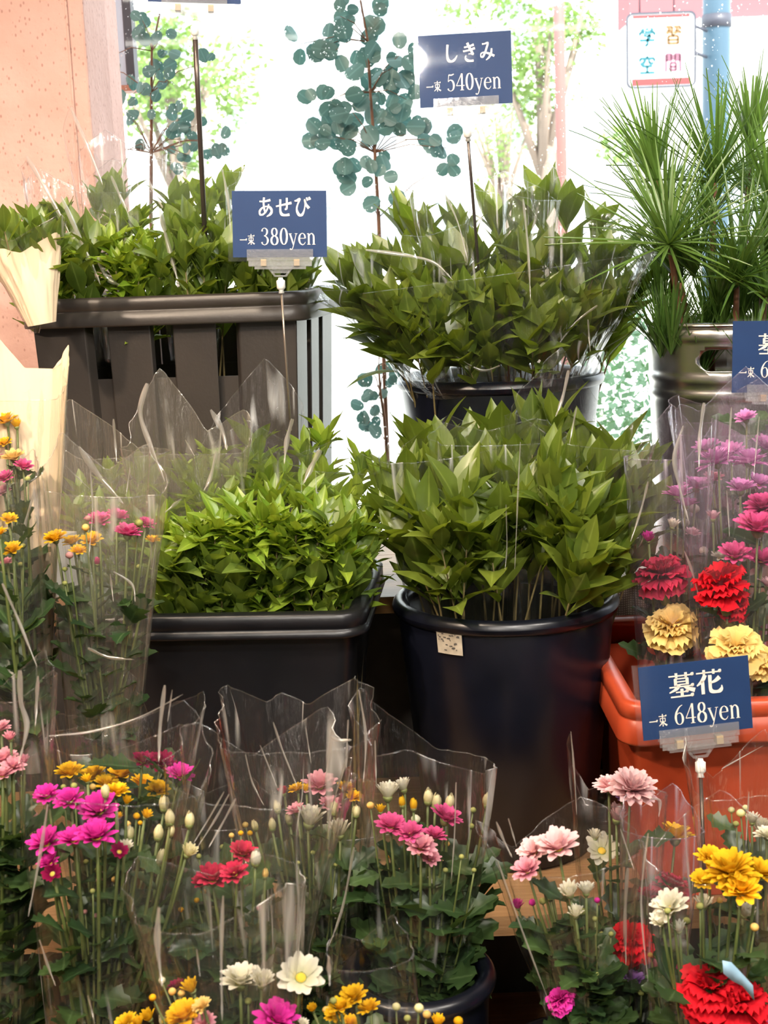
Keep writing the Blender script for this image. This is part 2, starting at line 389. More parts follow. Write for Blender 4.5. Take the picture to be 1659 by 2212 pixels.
g_(gl_.outputs['Facing'], gp.inputs[0]); g_(gp.outputs[0], gm.inputs[0]); g_(gm.outputs[0], gx.inputs[0]); g_(gt.outputs[0], gx.inputs[1]); g_(gg.outputs[0], gx.inputs[2]); g_(gx.outputs[0], gout.inputs[0])
mb = MB(); mb.quad_grid([[(xl, GY, .18), (2.5, GY, .18)], [(xl, GY, 2.45), (2.5, GY, 2.45)]])
win = struct(mb.build('window_1', glassm, smooth=False))
# rain drops on the pane
dropm, dnt, dout = newmat('rain_drop'); dg = N(dnt, 'ShaderNodeBsdfGlass', i_Roughness=.0, i_IOR=1.33); dt = N(dnt, 'ShaderNodeBsdfTransparent')
dm = N(dnt, 'ShaderNodeMixShader', i_0=.55); dnt.links.new(dt.outputs[0], dm.inputs[1]); dnt.links.new(dg.outputs[0], dm.inputs[2]); dnt.links.new(dm.outputs[0], dout.inputs[0])
rnd = random.Random(5); mb = MB()
for i in range(7000):
    x = rnd.uniform(xl, .85); z = rnd.uniform(1.0, 2.05); r = rnd.choice((.0007, .0009, .0012, .0016)) * rnd.uniform(.8, 1.2)
    b = len(mb.v); mb.v += [(x + r * math.cos(k * math.pi / 3), GY - .0004, z + r * 1.15 * math.sin(k * math.pi / 3)) for k in range(6)]; mb.v.append((x, GY - .0004 - r * .6, z))
    mb.f += [(b + (k + 1) % 6, b + k, b + 6) for k in range(6)]
dr = mb.build('rain_drop', dropm, win); dr['kind'] = 'stuff'
# street
struct(box_obj('ground', (-40, GY + .12, -.3), (40, 90, -.12), M['asphalt']))


def building(label, x0, x1, y, z1, mat, wins, fascia=None, depth=6):
    t = thing('building', label, 'building', ((x0 + x1) / 2, y, -.12))
    mb = MB(); mb.box(((x0 + x1) / 2, y + depth / 2, z1 / 2), (x1 - x0, depth, z1 + .24)); mb.build('wall', mat, t, False)
    wm = MB(); wm.box((0, 0, 0), (wins[2], .12, wins[3])); wme = wm.mesh('window', M['bwin'], False)
    fm = MB()
    for sx, sz, cx, cz in ((wins[2] + .16, .08, 0, wins[3] / 2 + .04), (wins[2] + .16, .08, 0, -wins[3] / 2 - .04), (.08, wins[3], wins[2] / 2 + .04, 0), (-.08, wins[3], -wins[2] / 2 - .04, 0)):
        fm.box((cx, 0, cz), (abs(sx), .2, sz))
    fme = fm.mesh('window_frame', M['signw'], False)
    for i in range(wins[0]):
        for j in range(wins[1]):
            xx = x0 + (i + .5) * (x1 - x0) / wins[0]; zz = wins[4] + j * wins[5]
            o = obj('window', wme, t, Matrix.Translation((xx, y, zz))); sub('window_frame', fme, o)
    if fascia:
        mb = MB(); mb.box(((x0 + x1) / 2, y - .5, fascia[0]), (x1 - x0 + 1, 1.2, fascia[1])); mb.build('fascia', M['pinkb'], t, False)
        mb = MB(); mb.box(((x0 + x1) / 2, y - .55, fascia[0] - fascia[1] / 2 - .1), (x1 - x0 + 1, 1.3, .2)); mb.build('gutter', M['signw'], t, False)
    return t


building('pale multi-storey building with rows of windows across the street', -9, 5.5, 44, 13, M['bldg'], (7, 4, 1.0, 1.5, 2.2, 3.0))
building('low white shop building under a pink roof fascia', 5.2, 16, 27, 5.4, M['bldg'], (4, 1, 1.6, 1.6, 2.1, 3), fascia=(6.1, 1.5))


def tree(label, px, py, Y, cr, n, tw=.14, cols='tree', seed=1, squash=1.):
    c = P(px, py, Y); t = thing('street_tree', label, 'tree', (c.x, Y, -.12))
    rnd = random.Random(seed)
    mb = MB(); mb.tube([(c.x, Y, -.12), (c.x + .1, Y, c.z * .5), (c.x, Y, c.z)], [tw, tw * .8, tw * .4], 8); mb.build('trunk', M['trunk'], t)
    mb = MB()
    for i in range(6):
        a = rnd.uniform(0, 6.28); mb.tube([(c.x, Y, c.z * .62), (c.x + cr * .6 * math.cos(a), Y + cr * .6 * math.sin(a), c.z + rnd.uniform(-.2, .5) * cr)], [tw * .4, tw * .12], 5)
    mb.build('branch', M['trunk'], t)
    cl = [(V((rnd.gauss(0, .45), rnd.gauss(0, .45), rnd.gauss(0, .45) * squash)) * cr, rnd.uniform(.25, .45) * cr) for _ in range(16)]
    mb = MB(); s = cr * .05
    for i in range(n):
        q, r = rnd.choice(cl); p = c + q + V((rnd.gauss(0, 1), rnd.gauss(0, 1), rnd.gauss(0, 1))).normalized() * r * rnd.uniform(.5, 1)
        d = V((rnd.uniform(-1, 1), rnd.uniform(-1, 1), rnd.uniform(-1, .5))).normalized(); m = Matrix.Translation(p) @ frame_from(d, V((rnd.uniform(-1, 1), rnd.uniform(-1, 1), 1)))
        b = len(mb.v); mb.v += [tuple(m @ V(q)) for q in ((0, 0, 0), (s * .6, s, 0), (0, s * 2, s * .2), (-s * .6, s, 0))]; mb.f.append((b, b + 1, b + 2, b + 3))
    o = mb.build('foliage', M[cols], t); o['kind'] = 'stuff'
    return t


tree('pale green street tree behind the left sign stick', 360, 150, 17, 1.05, 2600, seed=3)
tree('pale green street tree beside the faded pink post', 1165, 80, 15, .85, 2600, seed=4, squash=1.7)
tree('small pale tree far off between the two price cards', 1085, 270, 24, .9, 900, seed=6)
hp = P(1345, 770, 3.7)
t = thing('bush', 'green bush outside the window beside the metal bucket', 'bush', (hp.x, 3.7, -.12))
rnd = random.Random(8); mb = MB()
for i in range(2600):
    p = V((hp.x + rnd.gauss(0, .11), 3.7 + rnd.gauss(0, .14), 0)); p.z = rnd.uniform(.3, 1.0 + .42 * math.exp(-((p.x - hp.x) / .13) ** 2))
    s = rnd.uniform(.012, .02); m = Matrix.Translation(p) @ frame_from(V((rnd.uniform(-1, 1), rnd.uniform(-1, 1), rnd.uniform(-1, .6))), V((rnd.uniform(-1, 1), rnd.uniform(-1, .3), 1)))
    b = len(mb.v); mb.v += [tuple(m @ V(q)) for q in ((0, 0, 0), (s * .55, s, 0), (0, s * 2, s * .2), (-s * .55, s, 0))]; mb.f.append((b, b + 1, b + 2, b + 3))
mb.build('foliage', M['bush'], t)['kind'] = 'stuff'
mb = MB()
for k in range(5): mb.tube([(hp.x + .02 * k - .04, 3.7, -.12), (hp.x + .05 * k - .1, 3.7, .9)], [.01, .005], 5)
mb.build('stem', M['trunk'], t)

# posts
pb = P(1547, 160, 7.0)
t = thing('street_pole', 'thick blue-grey street pole wet with rain, behind the pine needles', 'pole', (pb.x, 7, -.12))
mb = MB(); mb.tube([(pb.x, 7, -.12), (pb.x, 7, 5)], .066, 20); mb.build('post', M['pole'], t)
mb = MB(); mb.tube([(pb.x, 7, 2.5), (pb.x, 7, 2.56)], .072, 20); mb.build('band', M['signk'], t)
mb = MB(); mb.tube([(pb.x, 7, -.12), (pb.x, 7, .1)], .1, 20); mb.build('base', M['pole'], t)
pq = P(1215, 150, 9.0)
t = thing('sign_post', 'slim faded pink post across the pavement', 'post', (pq.x, 9, -.12))
mb = MB(); mb.tube([(pq.x, 9, -.12), (pq.x - .03, 9, 5)], .034, 14); mb.build('post', M['ppole'], t)
mb = MB(); mb.box((pq.x, 9, -.1), (.16, .16, .05)); mb.build('base', M['ppole'], t, False)


# ---- lettering: brush strokes with changing width
def catmull(pts, n=7):
    if len(pts) == 2: return [tuple(a + (b - a) * k / n for a, b in zip(pts[0], pts[1])) for k in range(n + 1)]
    out = []; e = [pts[0]] + list(pts) + [pts[-1]]
    for i in range(1, len(e) - 2):
        p0, p1, p2, p3 = e[i - 1:i + 3]
        for k in range(n):
            u = k / n
            out.append(tuple(.5 * (2 * b + (c - a) * u + (2 * a - 5 * b + 4 * c - d) * u * u + (3 * b - a - 3 * c + d) * u ** 3) for a, b, c, d in zip(p0, p1, p2, p3)))
    out.append(pts[-1]); return out


# each stroke: list of (x, y, width)
def hb(x0, x1, y, w=.035, tri=True):          # thin horizontal bar with the triangular end of a serif hand
    s = [[(x0, y, w), (x1, y, w)]]
    if tri: s.append([(x1 - .12, y + .005, w * .7), (x1 - .05, y + .022, w * 2.3), (x1, y, w * .6)])
    return s


def vb(x, y0, y1, w=.085): return [[(x, y0, w), (x, y1, w)]]


def ring(cx, cy, rx, ry, wv, wh):
    return [[(cx + rx * math.cos(a * math.pi / 8), cy + ry * math.sin(a * math.pi / 8), wv * abs(math.cos(a * math.pi / 8)) + wh * abs(math.sin(a * math.pi / 8))) for a in range(17)]]


GRASS = hb(.03, .97, .87, .05) + [[(.32, .99, .09), (.32, .79, .08)], [(.68, .99, .09), (.68, .79, .08)]]
GL = {
    'shi': [[(.3, .93, .11), (.27, .7, .1), (.26, .35, .1), (.33, .13, .1), (.5, .06, .085), (.7, .14, .07), (.87, .36, .02)]],
    'ki': [[(.2, .74, .07), (.5, .78, .07), (.8, .86, .09)], [(.14, .54, .07), (.5, .59, .07), (.86, .68, .09)], [(.4, .97, .1), (.5, .76, .1), (.65, .52, .09), (.76, .35, .07)], [(.76, .35, .06), (.6, .40, .05), (.45, .39, .03)], [(.3, .33, .04), (.27, .18, .07), (.4, .06, .09), (.6, .035, .09), (.76, .05, .1)]],
    'mi': [[(.2, .86, .08), (.36, .87, .06), (.55, .9, .08), (.47, .65, .08), (.35, .38, .08), (.22, .2, .07), (.11, .24, .06), (.13, .37, .05), (.3, .43, .06), (.6, .36, .08), (.93, .22, .08)], [(.77, .62, .08), (.74, .4, .09), (.62, .18, .07), (.42, .03, .03)]],
    'a': [[(.14, .78, .06), (.45, .78, .07), (.8, .85, .09)], [(.42, .98, .09), (.39, .7, .09), (.42, .4, .08), (.5, .17, .06)], [(.7, .64, .06), (.58, .34, .06), (.36, .12, .06), (.19, .1, .07), (.14, .25, .08), (.28, .43, .06), (.52, .52, .05), (.75, .48, .08), (.87, .3, .1), (.78, .12, .08), (.56, 0, .03)]],
    'se': [[(.03, .52, .06), (.4, .59, .07), (.97, .7, .1)], [(.69, .96, .1), (.69, .65, .1), (.67, .42, .08), (.56, .36, .05)], [(.3, .88, .1), (.29, .55, .1), (.3, .25, .1), (.4, .1, .1), (.62, .07, .1), (.84, .1, .1)]],
    'bi': [[(.05, .8, .05), (.2, .82, .08), (.38, .9, .07), (.24, .62, .06), (.18, .35, .09), (.3, .1, .1), (.48, .08, .09), (.62, .3, .06), (.68, .6, .05), (.66, .85, .08), (.74, .62, .09), (.92, .42, .1)], [(.77, .97, .06), (.86, .82, .08)], [(.92, 1.0, .06), (1.0, .86, .08)]],
    'ichi': hb(.03, .97, .45, .07),
    'taba': hb(.06, .94, .8, .055) + hb(.2, .8, .64, .05, False) + hb(.2, .8, .38, .05, False) + vb(.22, .66, .35, .08) + vb(.78, .66, .35, .08) + vb(.5, .98, .0, .1) + [[(.46, .4, .07), (.3, .2, .07), (.05, .05, .03)], [(.54, .4, .05), (.7, .2, .08), (.97, .06, .1)]],
    'haka': GRASS + vb(.28, .76, .48, .1) + vb(.72, .76, .48, .1) + hb(.25, .75, .75, .045, False) + hb(.28, .72, .625, .045, False) + hb(.28, .72, .51, .045, False) + hb(.04, .96, .42, .05) + [[(.42, .5, .08), (.3, .34, .08), (.03, .2, .03)], [(.6, .42, .05), (.74, .32, .09), (.99, .22, .12)]] + hb(.27, .75, .2, .05) + vb(.5, .33, .02, .1) + hb(.07, .93, .02, .055),
    'hana': GRASS + [[(.36, .78, .1), (.24, .55, .09), (.03, .36, .03)]] + vb(.25, .56, .0, .11) + [[(.9, .64, .11), (.72, .5, .08), (.5, .42, .04)]] + [[(.54, .76, .11), (.53, .45, .11), (.54, .15, .1), (.65, .06, .1), (.85, .06, .1), (.95, .16, .08), (.96, .3, .03)]],
    '0': ring(.5, .49, .33, .47, .13, .035),
    '3': [[(.2, .78, .12), (.24, .9, .06), (.46, .97, .04), (.7, .87, .1), (.72, .7, .12), (.58, .56, .07), (.4, .52, .03)], [(.4, .52, .03), (.66, .45, .08), (.8, .27, .13), (.7, .08, .09), (.46, .0, .04), (.22, .06, .06), (.17, .16, .12)]],
    '4': [[(.66, .98, .05), (.36, .62, .045), (.07, .28, .05)], [(.07, .28, .05), (.95, .28, .05)], [(.68, .97, .12), (.68, .03, .12)], [(.48, .02, .035), (.88, .02, .035)]],
    '5': [[(.28, .93, .09), (.55, .91, .09), (.82, .97, .06)], [(.27, .93, .04), (.2, .55, .04)], [(.2, .53, .035), (.42, .63, .06), (.68, .55, .11), (.8, .33, .13), (.72, .1, .09), (.5, .0, .04), (.25, .04, .06), (.17, .14, .1)]],
    '6': [[(.82, .95, .03), (.55, .86, .06), (.28, .62, .11), (.18, .34, .13), (.27, .1, .08), (.5, .01, .035), (.73, .1, .09), (.8, .3, .13), (.7, .51, .08), (.52, .58, .04), (.3, .5, .04), (.2, .38, .04)]],
    '8': ring(.5, .74, .26, .22, .11, .035) + ring(.5, .255, .33, .25, .13, .035),
    'y': [[(.14, .63, .11), (.34, .33, .11), (.53, .0, .09)], [(.86, .63, .04), (.7, .3, .045), (.52, -.05, .05), (.38, -.24, .05), (.22, -.27, .07), (.14, -.22, .1)], [(.0, .64, .035), (.34, .64, .035)], [(.7, .64, .035), (1.0, .64, .035)]],
    'e': [[(.16, .37, .035), (.84, .37, .035)], [(.84, .37, .11), (.78, .56, .09), (.53, .66, .035), (.26, .56, .09), (.15, .32, .13), (.26, .1, .1), (.53, .0, .06), (.74, .05, .04), (.87, .16, .02)]],
    'n': [[(.22, .63, .12), (.22, .02, .12)], [(.02, .63, .035), (.24, .65, .035)], [(.04, .015, .035), (.42, .015, .035)], [(.24, .46, .035), (.42, .62, .05), (.6, .64, .07), (.76, .53, .1), (.79, .4, .12), (.79, .02, .12)], [(.61, .015, .035), (.98, .015, .035)]],
}


def sg(*pts, w=.085): return [[(x0, y0, w), (x1, y1, w)] for (x0, y0), (x1, y1) in zip(pts, pts[1:])]


GL.update(
    gaku=sg((.2, .97), (.28, .82)) + sg((.47, 1), (.52, .84)) + sg((.82, .98), (.7, .82)) + sg((.07, .58), (.07, .76), (.93, .76), (.93, .58)) + sg((.28, .58), (.72, .58), (.52, .43), (.52, .03), (.36, .03)) + sg((.06, .32), (.94, .32)),
    shu=sg((.08, .96), (.44, .96), (.44, .56)) + sg((.16, .84), (.3, .76)) + sg((.08, .62), (.4, .72)) + sg((.54, .96), (.92, .96), (.92, .56)) + sg((.63, .84), (.77, .76)) + sg((.55, .62), (.88, .72)) + sg((.5, .56), (.44, .45)) + sg((.2, .0), (.2, .44), (.8, .44), (.8, .0)) + sg((.2, .23), (.8, .23)) + sg((.2, .03), (.8, .03)),
    kuu=sg((.5, 1), (.5, .87)) + sg((.08, .68), (.08, .86), (.92, .86), (.92, .68)) + sg((.38, .8), (.32, .62), (.1, .5)) + sg((.62, .8), (.62, .58), (.88, .58)) + sg((.2, .42), (.8, .42)) + sg((.5, .42), (.5, .05)) + sg((.06, .05), (.94, .05)),
    kan=sg((.08, 0), (.08, .98), (.42, .98), (.42, .66), (.08, .66)) + sg((.08, .82), (.42, .82)) + sg((.92, 0), (.92, .98), (.58, .98), (.58, .66), (.92, .66)) + sg((.58, .82), (.92, .82)) + sg((.33, .05), (.33, .5), (.67, .5), (.67, .05)) + sg((.33, .28), (.67, .28)) + sg((.33, .08), (.67, .08)))


def lay_text(mb, keys, x, y, w, h, m, gap=.06, bold=1.0, n=7):
    """glyphs left to right from (x, y), each w wide and h tall; m turns sign coordinates into the world"""
    for k in keys:
        for st in GL[k]:
            c = catmull(st, n); L_, R_ = [], []
            for i, (a, b, wd) in enumerate(c):
                q = c[min(i + 1, len(c) - 1)]; o = c[max(i - 1, 0)]
                dx, dy = (q[0] - o[0]) * w, (q[1] - o[1]) * h; l = math.hypot(dx, dy) or 1
                hw = wd * bold * (w * abs(dy) / l + h * abs(dx) / l) / 2
                if k in '034568yen': hw = wd * bold * h * .42
                L_.append(m @ V((x + a * w - dy / l * hw, y + b * h + dx / l * hw, .0006))); R_.append(m @ V((x + a * w + dy / l * hw, y + b * h - dx / l * hw, .0006)))
            mb.quad_grid([R_, L_])
        x += w * (1 + gap)
    return x


def price_sign(label, c, rotz, tilt, top, price, stick_to, W=.128, H=.089, stick_r=.0022, dark=True, cut=False, group='price signs on sticks'):
    """navy card in a clear sleeve, held by a clear spring clip on a jointed stick. c: centre of the card, tilt: turn in the card's plane"""
    t = thing('price_sign', label, 'price sign', c, group)
    m = Matrix.Translation(c) @ Matrix.Rotation(rotz, 4, 'Z') @ Matrix.Rotation(math.pi / 2 - R(4), 4, 'X') @ Matrix.Rotation(tilt, 4, 'Z')
    mb = MB(); mb.box((0, 0, -.0006), (W, H, .001), m); mb.build('card', M['navy'], t, False)
    mb = MB()
    lay_text(mb, top, -.030 if len(top) == 3 else -.030, .010 if len(top) == 3 else .0035, .0225 if len(top) == 3 else .0300, .026 if len(top) == 3 else .0275, m, gap=.10 if len(top) == 3 else .04, bold=1.15)
    lay_text(mb, ['ichi', 'taba'], -.0545, -.0275, .0098, .0145, m, gap=.08, bold=1.1)
    x = lay_text(mb, price, -.0265, -.0278, .0128, .0232, m, gap=.0)
    lay_text(mb, ['y', 'e', 'n'], x + .0003, -.0278, .0118, .0232, m, gap=.04)
    mb.build('lettering', M['cream'], t, False)
    mb = MB(); mb.box((-.002, -.0015, -.0022), (W + .009, H + .008, .0008), m)
    for z in (.0022,): mb.box((-.002, -.0015, z), (W + .009, H + .008, .0004), m)
    mb.build('clear_sleeve', M['acryl'], t, False)
    # clip
    yb = -H / 2
    mb = MB()
    for z in (.0042, -.0042):
        mb.box((0, yb + .003, z), (.090, .015, .0015), m); mb.box((0, yb - .0085, z * 1.35), (.086, .007, .0015), m); mb.box((0, yb - .014, z * .9), (.07, .004, .0015), m)
    mb.build('clip', M['clear'], t, False)
    pg = MB(); pg.box((0, 0, 0), (.0075, .009, .011)); pgm = pg.mesh('peg', M['clipb'], False)
    for s in (-1, 1): obj('peg', pgm, t, m @ Matrix.Translation((s * .0225, yb - .0075, 0)))
    mb = MB()                                            # trapezoid yoke under the clip, open in the middle
    o_, i_ = [(-.018, -.011), (-.018, -.014), (-.008, -.0265), (.008, -.0265), (.018, -.014), (.018, -.011)], [(-.0150, -.011), (-.0150, -.0135), (-.0065, -.0240), (.0065, -.0240), (.0150, -.0135), (.0150, -.011)]
    mb.quad_grid([[m @ V((a, yb + b, .0015)) for a, b in o_], [m @ V((a, yb + b, .0015)) for a, b in i_], [m @ V((a, yb + b, -.0015)) for a, b in i_], [m @ V((a, yb + b, -.0015)) for a, b in o_], [m @ V((a, yb + b, .0015)) for a, b in o_]])
    mb.box((0, yb - .017, 0), (.024, .009, .0012), m)
    mb.build('yoke', M['clear'], t, False)
    j = m @ V((0, yb - .0275, 0)); e = V(stick_to); d = (e - j).normalized()
    mb = MB(); mb.tube([j, j + d * .0025, j + d * .004, j + d * .014, j + d * .0155, j + d * .017, j + d * .021], [.003, .0035, .006, .006, .0045, .003, .0042], 10); mb.build('joint', M['white'], t)
    mb = MB(); mb.tube([j + d * .020, j + d * .10, e], [stick_r, stick_r, stick_r], 8); mb.build('stick', M['stick'] if dark else M['stickc'], t)
    return t


# ------------------------------------------------------------------ things of the street seen through the pane
sgn = P(1428, 108, 6.8)
t = thing('hanging_sign', 'white hanging street sign with coloured characters and a dark rounded frame', 'sign', sgn)
sw, sh = .326, .342
mt = Matrix.Translation(sgn) @ Matrix.Rotation(math.pi / 2, 4, 'X')


def rrect(w, h, r, n=5):
    out = []
    for cx, cy, a0 in ((w / 2 - r, h / 2 - r, 0), (-w / 2 + r, h / 2 - r, 90), (-w / 2 + r, -h / 2 + r, 180), (w / 2 - r, -h / 2 + r, 270)):
        for k in range(n + 1):
            a = R(a0 + 90 * k / n); out.append((cx + r * math.cos(a), cy + r * math.sin(a)))
    return out


o_, i_ = rrect(sw, sh, .03), rrect(sw - .016, sh - .016, .024)
mb = MB(); mb.quad_grid([[mt @ V((a, b, z)) for a, b in q] for q, z in ((o_, -.01), (o_, .012), (i_, .012), (i_, -.01))], True); mb.build('frame', M['signk'], t, False)
mb = MB(); b = len(mb.v); mb.v += [tuple(mt @ V((a, b_, .004))) for a, b_ in i_]; mb.f.append(tuple(range(len(i_)))); mb.v += [tuple(mt @ V((a, b_, -.004))) for a, b_ in i_]; mb.f.append(tuple(range(2 * len(i_) - 1, len(i_) - 1, -1))); mb.build('panel', M['signw'], t, False)
mb = MB(); mb.box((0, -sh / 2 + .028, .006), (sw - .05, .03, .002), mt); mb.build('red_band', M['signr'], t, False)
mb = MB(); mb.box((0, sh / 2 - .02, .006), (sw - .06, .012, .002), mt); mb.build('red_band', M['signr'], t, False)


for key, x, y, mt_ in (('gaku', -.106, .02, 'teal'), ('shu', .016, .025, 'orange'), ('kuu', -.106, -.105, 'teal'), ('kan', .016, -.10, 'pinkl')):
    mb = MB(); lay_text(mb, [key], x, y, .08, .08, mt @ Matrix.Translation((0, 0, .006)), bold=1.7); mb.build('character', M[mt_], t, False)
mb = MB()
for x in (-.10, .06): mb.tube([mt @ V((x, sh / 2, 0)), mt @ V((x, sh / 2 + .5, 0))], .004, 6)
mb.build('hanger', M['signk'], t)
mb = MB()
for y in (.10, -.02): mb.tube([mt @ V((sw / 2, y, 0)), V((pb.x - .06, 6.95, (mt @ V((0, y, 0))).z))], .008, 6)
mb.build('bracket', M['signk'], t)

a, b = P(180, 195, 3.1), P(268, -60, 3.1)
t = thing('outdoor_panel', 'pale blue upright panel with a dark rain-speckled right edge, by the pink pillar', 'panel', ((a.x + b.x) / 2, 3.1, a.z))
mb = MB(); mb.box(((a.x + b.x) / 2, 3.1, (a.z + b.z) / 2), (b.x - a.x, .03, b.z - a.z)); mb.build('board', pmat('pale_blue_board', (.50, .62, .74), .5), t, False)
mb = MB(); mb.box((b.x + .004, 3.095, (a.z + b.z) / 2 + .0), (.018, .05, b.z - a.z)); mb.build('edge_strip', pmat('dark_strip', (.05, .055, .07), .5), t, False)
mb = MB(); mb.box(((a.x + b.x) / 2, 3.08, a.z - .004), (b.x - a.x + .02, .05, .012)); mb.build('foot_rail', pmat('brown_rail', (.35, .14, .08), .5), t, False)
mb = MB()
for x in (a.x + .01, a.x + .06): mb.tube([(x, 3.1, -.12), (x, 3.1, a.z)], .006, 6)
mb.build('leg', M['signk'], t)

# ------------------------------------------------------------------ eucalyptus outside the pane
rnd = random.Random(11)
mb = MB(); n_ = 10; b = 0
mb.v = [(0, 0, 0)] + [(.9 * math.sin(2 * math.pi * k / n_) * (1 - .12 * math.cos(2 * math.pi * k / n_)), 1 - math.cos(2 * math.pi * k / n_), .12 * math.cos(4 * math.pi * k / n_)) for k in range(1, n_)] + [(0, 1.0, .1)]
mb.f = [(len(mb.v) - 1, k, k + 1) for k in range(0, n_ - 1)] + [(len(mb.v) - 1, n_ - 1, 0)]
mb.uv = {i: (.5 + v_[0] / 2, v_[1] / 2) for i, v_ in enumerate(mb.v)}
EUC = mb.mesh('leaf', LEAF['euca'])


def eucalyptus(label, path, clusters, Y, rleaf, side):
    base = P(*path[0], Y)
    t = thing('eucalyptus', label, 'eucalyptus', (base.x, Y, -.12))
    pts = [V((base.x, Y, -.12))] + [P(x, y, Y) for x, y in path]
    mb = MB(); mb.tube(pts, [.006] + [.0042 - .003 * i / len(path) for i in range(len(path))], 7); mb.build('stem', M['bark'], t)
    for (x, y, r) in clusters:
        c = P(x, y, Y + rnd.uniform(-.05, .05))
        k = min(pts[1:], key=lambda q: (q - c).length + max(0, q.z - c.z) * 1.2)
        if (k - c).length > .015:
            mb = MB(); mid = (k + c) / 2 + V((0, 0, .012)); mb.tube([k, mid, c], [.0012, .001, .0006], 5); mb.build('twig', M['bark'], t)
        nl = max(2, int(r / 4.6))
        for i in range(nl):
            a = rnd.uniform(0, 6.28); rr = r / F * Y * rnd.uniform(.1, .8)
            p = c + V((rr * math.cos(a), rnd.uniform(-.02, .02), rr * math.sin(a)))
            d = V((math.cos(a), rnd.uniform(-.4, .4), math.sin(a) + .2)); s = rleaf * rnd.uniform(.75, 1.35)
            obj('leaf', EUC, t, Matrix.Translation(p) @ frame_from(d, V((rnd.uniform(-.7, .7), -1, rnd.uniform(-.5, .7)))) @ Matrix.Scale(s, 4))
    return t


eucalyptus('leafy blue-green eucalyptus outside the window, left of the tall price card', [(818, 470), (810, 330), (800, 200), (795, 90), (775, -20)],
           [(780, 22, 30), (735, 35, 20), (712, 45, 12), (775, 95, 36), (790, 130, 20), (650, 95, 20), (690, 105, 14), (725, 108, 12), (868, 115, 30), (850, 145, 20), (885, 125, 18), (825, 205, 26), (690, 230, 26), (730, 212, 20), (760, 240, 32), (735, 260, 18), (878, 215, 26), (830, 250, 34), (862, 270, 24), (735, 300, 38), (705, 295, 26), (745, 325, 24), (880, 290, 12), (905, 300, 20), (950, 300, 22), (965, 320, 18), (968, 352, 16), (810, 385, 26), (770, 395, 14), (818, 320, 18), (800, 280, 20), (825, 430, 16)], 2.92, .0165, 1)
eucalyptus('thin grey-green eucalyptus outside the window by the pink pillar', [(326, 470), (327, 330), (327, 200), (328, 110), (345, 30)],
           [(308, 45, 14), (318, 60, 12), (348, 62, 12), (325, 82, 8), (330, 108, 14), (356, 105, 12), (240, 122, 8), (210, 142, 8), (345, 148, 14), (340, 172, 24), (360, 178, 12), (285, 205, 24), (265, 235, 24), (275, 240, 14), (330, 230, 16), (388, 258, 24), (420, 272, 16), (400, 300, 24), (378, 262, 10), (480, 302, 14), (460, 305, 10), (465, 322, 10), (380, 335, 20), (405, 335, 14), (285, 318, 14), (222, 340, 14), (250, 335, 10), (300, 205, 10), (445, 135, 6)], 2.88, .0115, -1)
eucalyptus('low pale shoot outside the window left of the upper black bucket', [(835, 960), (830, 900), (822, 850), (818, 790)],
           [(820, 775, 12), (803, 805, 14), (828, 810, 18), (845, 805, 14), (810, 840, 20), (818, 865, 14), (812, 930, 14), (795, 915, 10), (790, 880, 10)], 2.9, .0135, 1)

# ------------------------------------------------------------------ display stand
T1, T2, T3 = .45, .72, 1.005          # heights of the three tiers
st = thing('display_stand', 'stepped wooden display stand carrying the buckets and crates', 'display stand', (0, 1.6, 0))


def boards(y0, y1, z, nb, name='board'):
    wd = (y1 - y0) / nb
    for i in range(nb):
        mb = MB(); mb.box((0, y0 + wd * (i + .5), z - .0125), (2.6, wd - .002, .025)); mb.build(name, M['wood'], st, False)


boards(.75, 1.95, T1, 4); boards(1.53, 2.06, T2, 4); boards(1.97, 2.40, T3, 3)
for y, z0, z1 in ((1.96, 0, T1 - .025), (1.84, T1, T2 - .025), (2.36, 0, T3 - .025)):
    mb = MB(); mb.box((0, y, (z0 + z1) / 2), (2.6, .02, z1 - z0)); mb.build('panel', M['woodd'], st, False)
mb = MB(); mb.box((0, 1.995, (T2 + T3 - .025) / 2), (2.6, .015, T3 - .025 - T2)); mb.build('riser', M['woodd'], st, False)
for x in (-1.28, 1.28):
    for y, z in ((.8, T1), (1.57, T2), (2.3, T3)):
        mb = MB(); mb.box((x, y, (z - .025) / 2), (.04, .04, z - .025)); mb.build('leg', M['wood'], st, False)
# burlap hanging over the top tier
bl = P(1318, 1200, 1.955); br = P(1375, 1200, 1.955); bb = P(1318, 1400, 1.955)
mb = MB(); rows = []
for i in range(13):
    z = T3 + .004 + .0 - i / 12 * (T3 + .004 - bb.z)
    rows.append([(bl.x + (br.x - bl.x + .02) * k / 12, 1.962 + .004 * math.sin(k * 1.1 + i * .3) - .002, z) for k in range(13)])
rows = [[(x, 2.06, T3 + .004) for x, _, _ in rows[0]]] + rows
mb.quad_grid(rows); o = mb.build('burlap_cloth', M['burlap']); so = o.modifiers.new('thickness', 'SOLIDIFY'); so.thickness = .002
tag(o, 'coarse grey burlap cloth hanging from the top tier beside the red crate', 'cloth')


# ------------------------------------------------------------------ crates and buckets
def sweep(mb, path, prof, cz):
    """closed sweep of prof [(outward, up)] round path [(x, y, nx, ny)]"""
    rows = []
    for (o, u) in prof: rows.append([(x + nx * o, y + ny * o, cz + u) for x, y, nx, ny in path])
    mb.quad_grid(rows, True)


def rpath(W, D, r, n=6):
    out = []
    for cx, cy, a0 in ((W / 2 - r, D / 2 - r, 0), (-W / 2 + r, D / 2 - r, 90), (-W / 2 + r, -D / 2 + r, 180), (W / 2 - r, -D / 2 + r, 270)):
        for k in range(n + 1):
            a = R(a0 + 90 * k / n); out.append((cx + r * math.cos(a), cy + r * math.sin(a), math.cos(a), math.sin(a)))
    return out


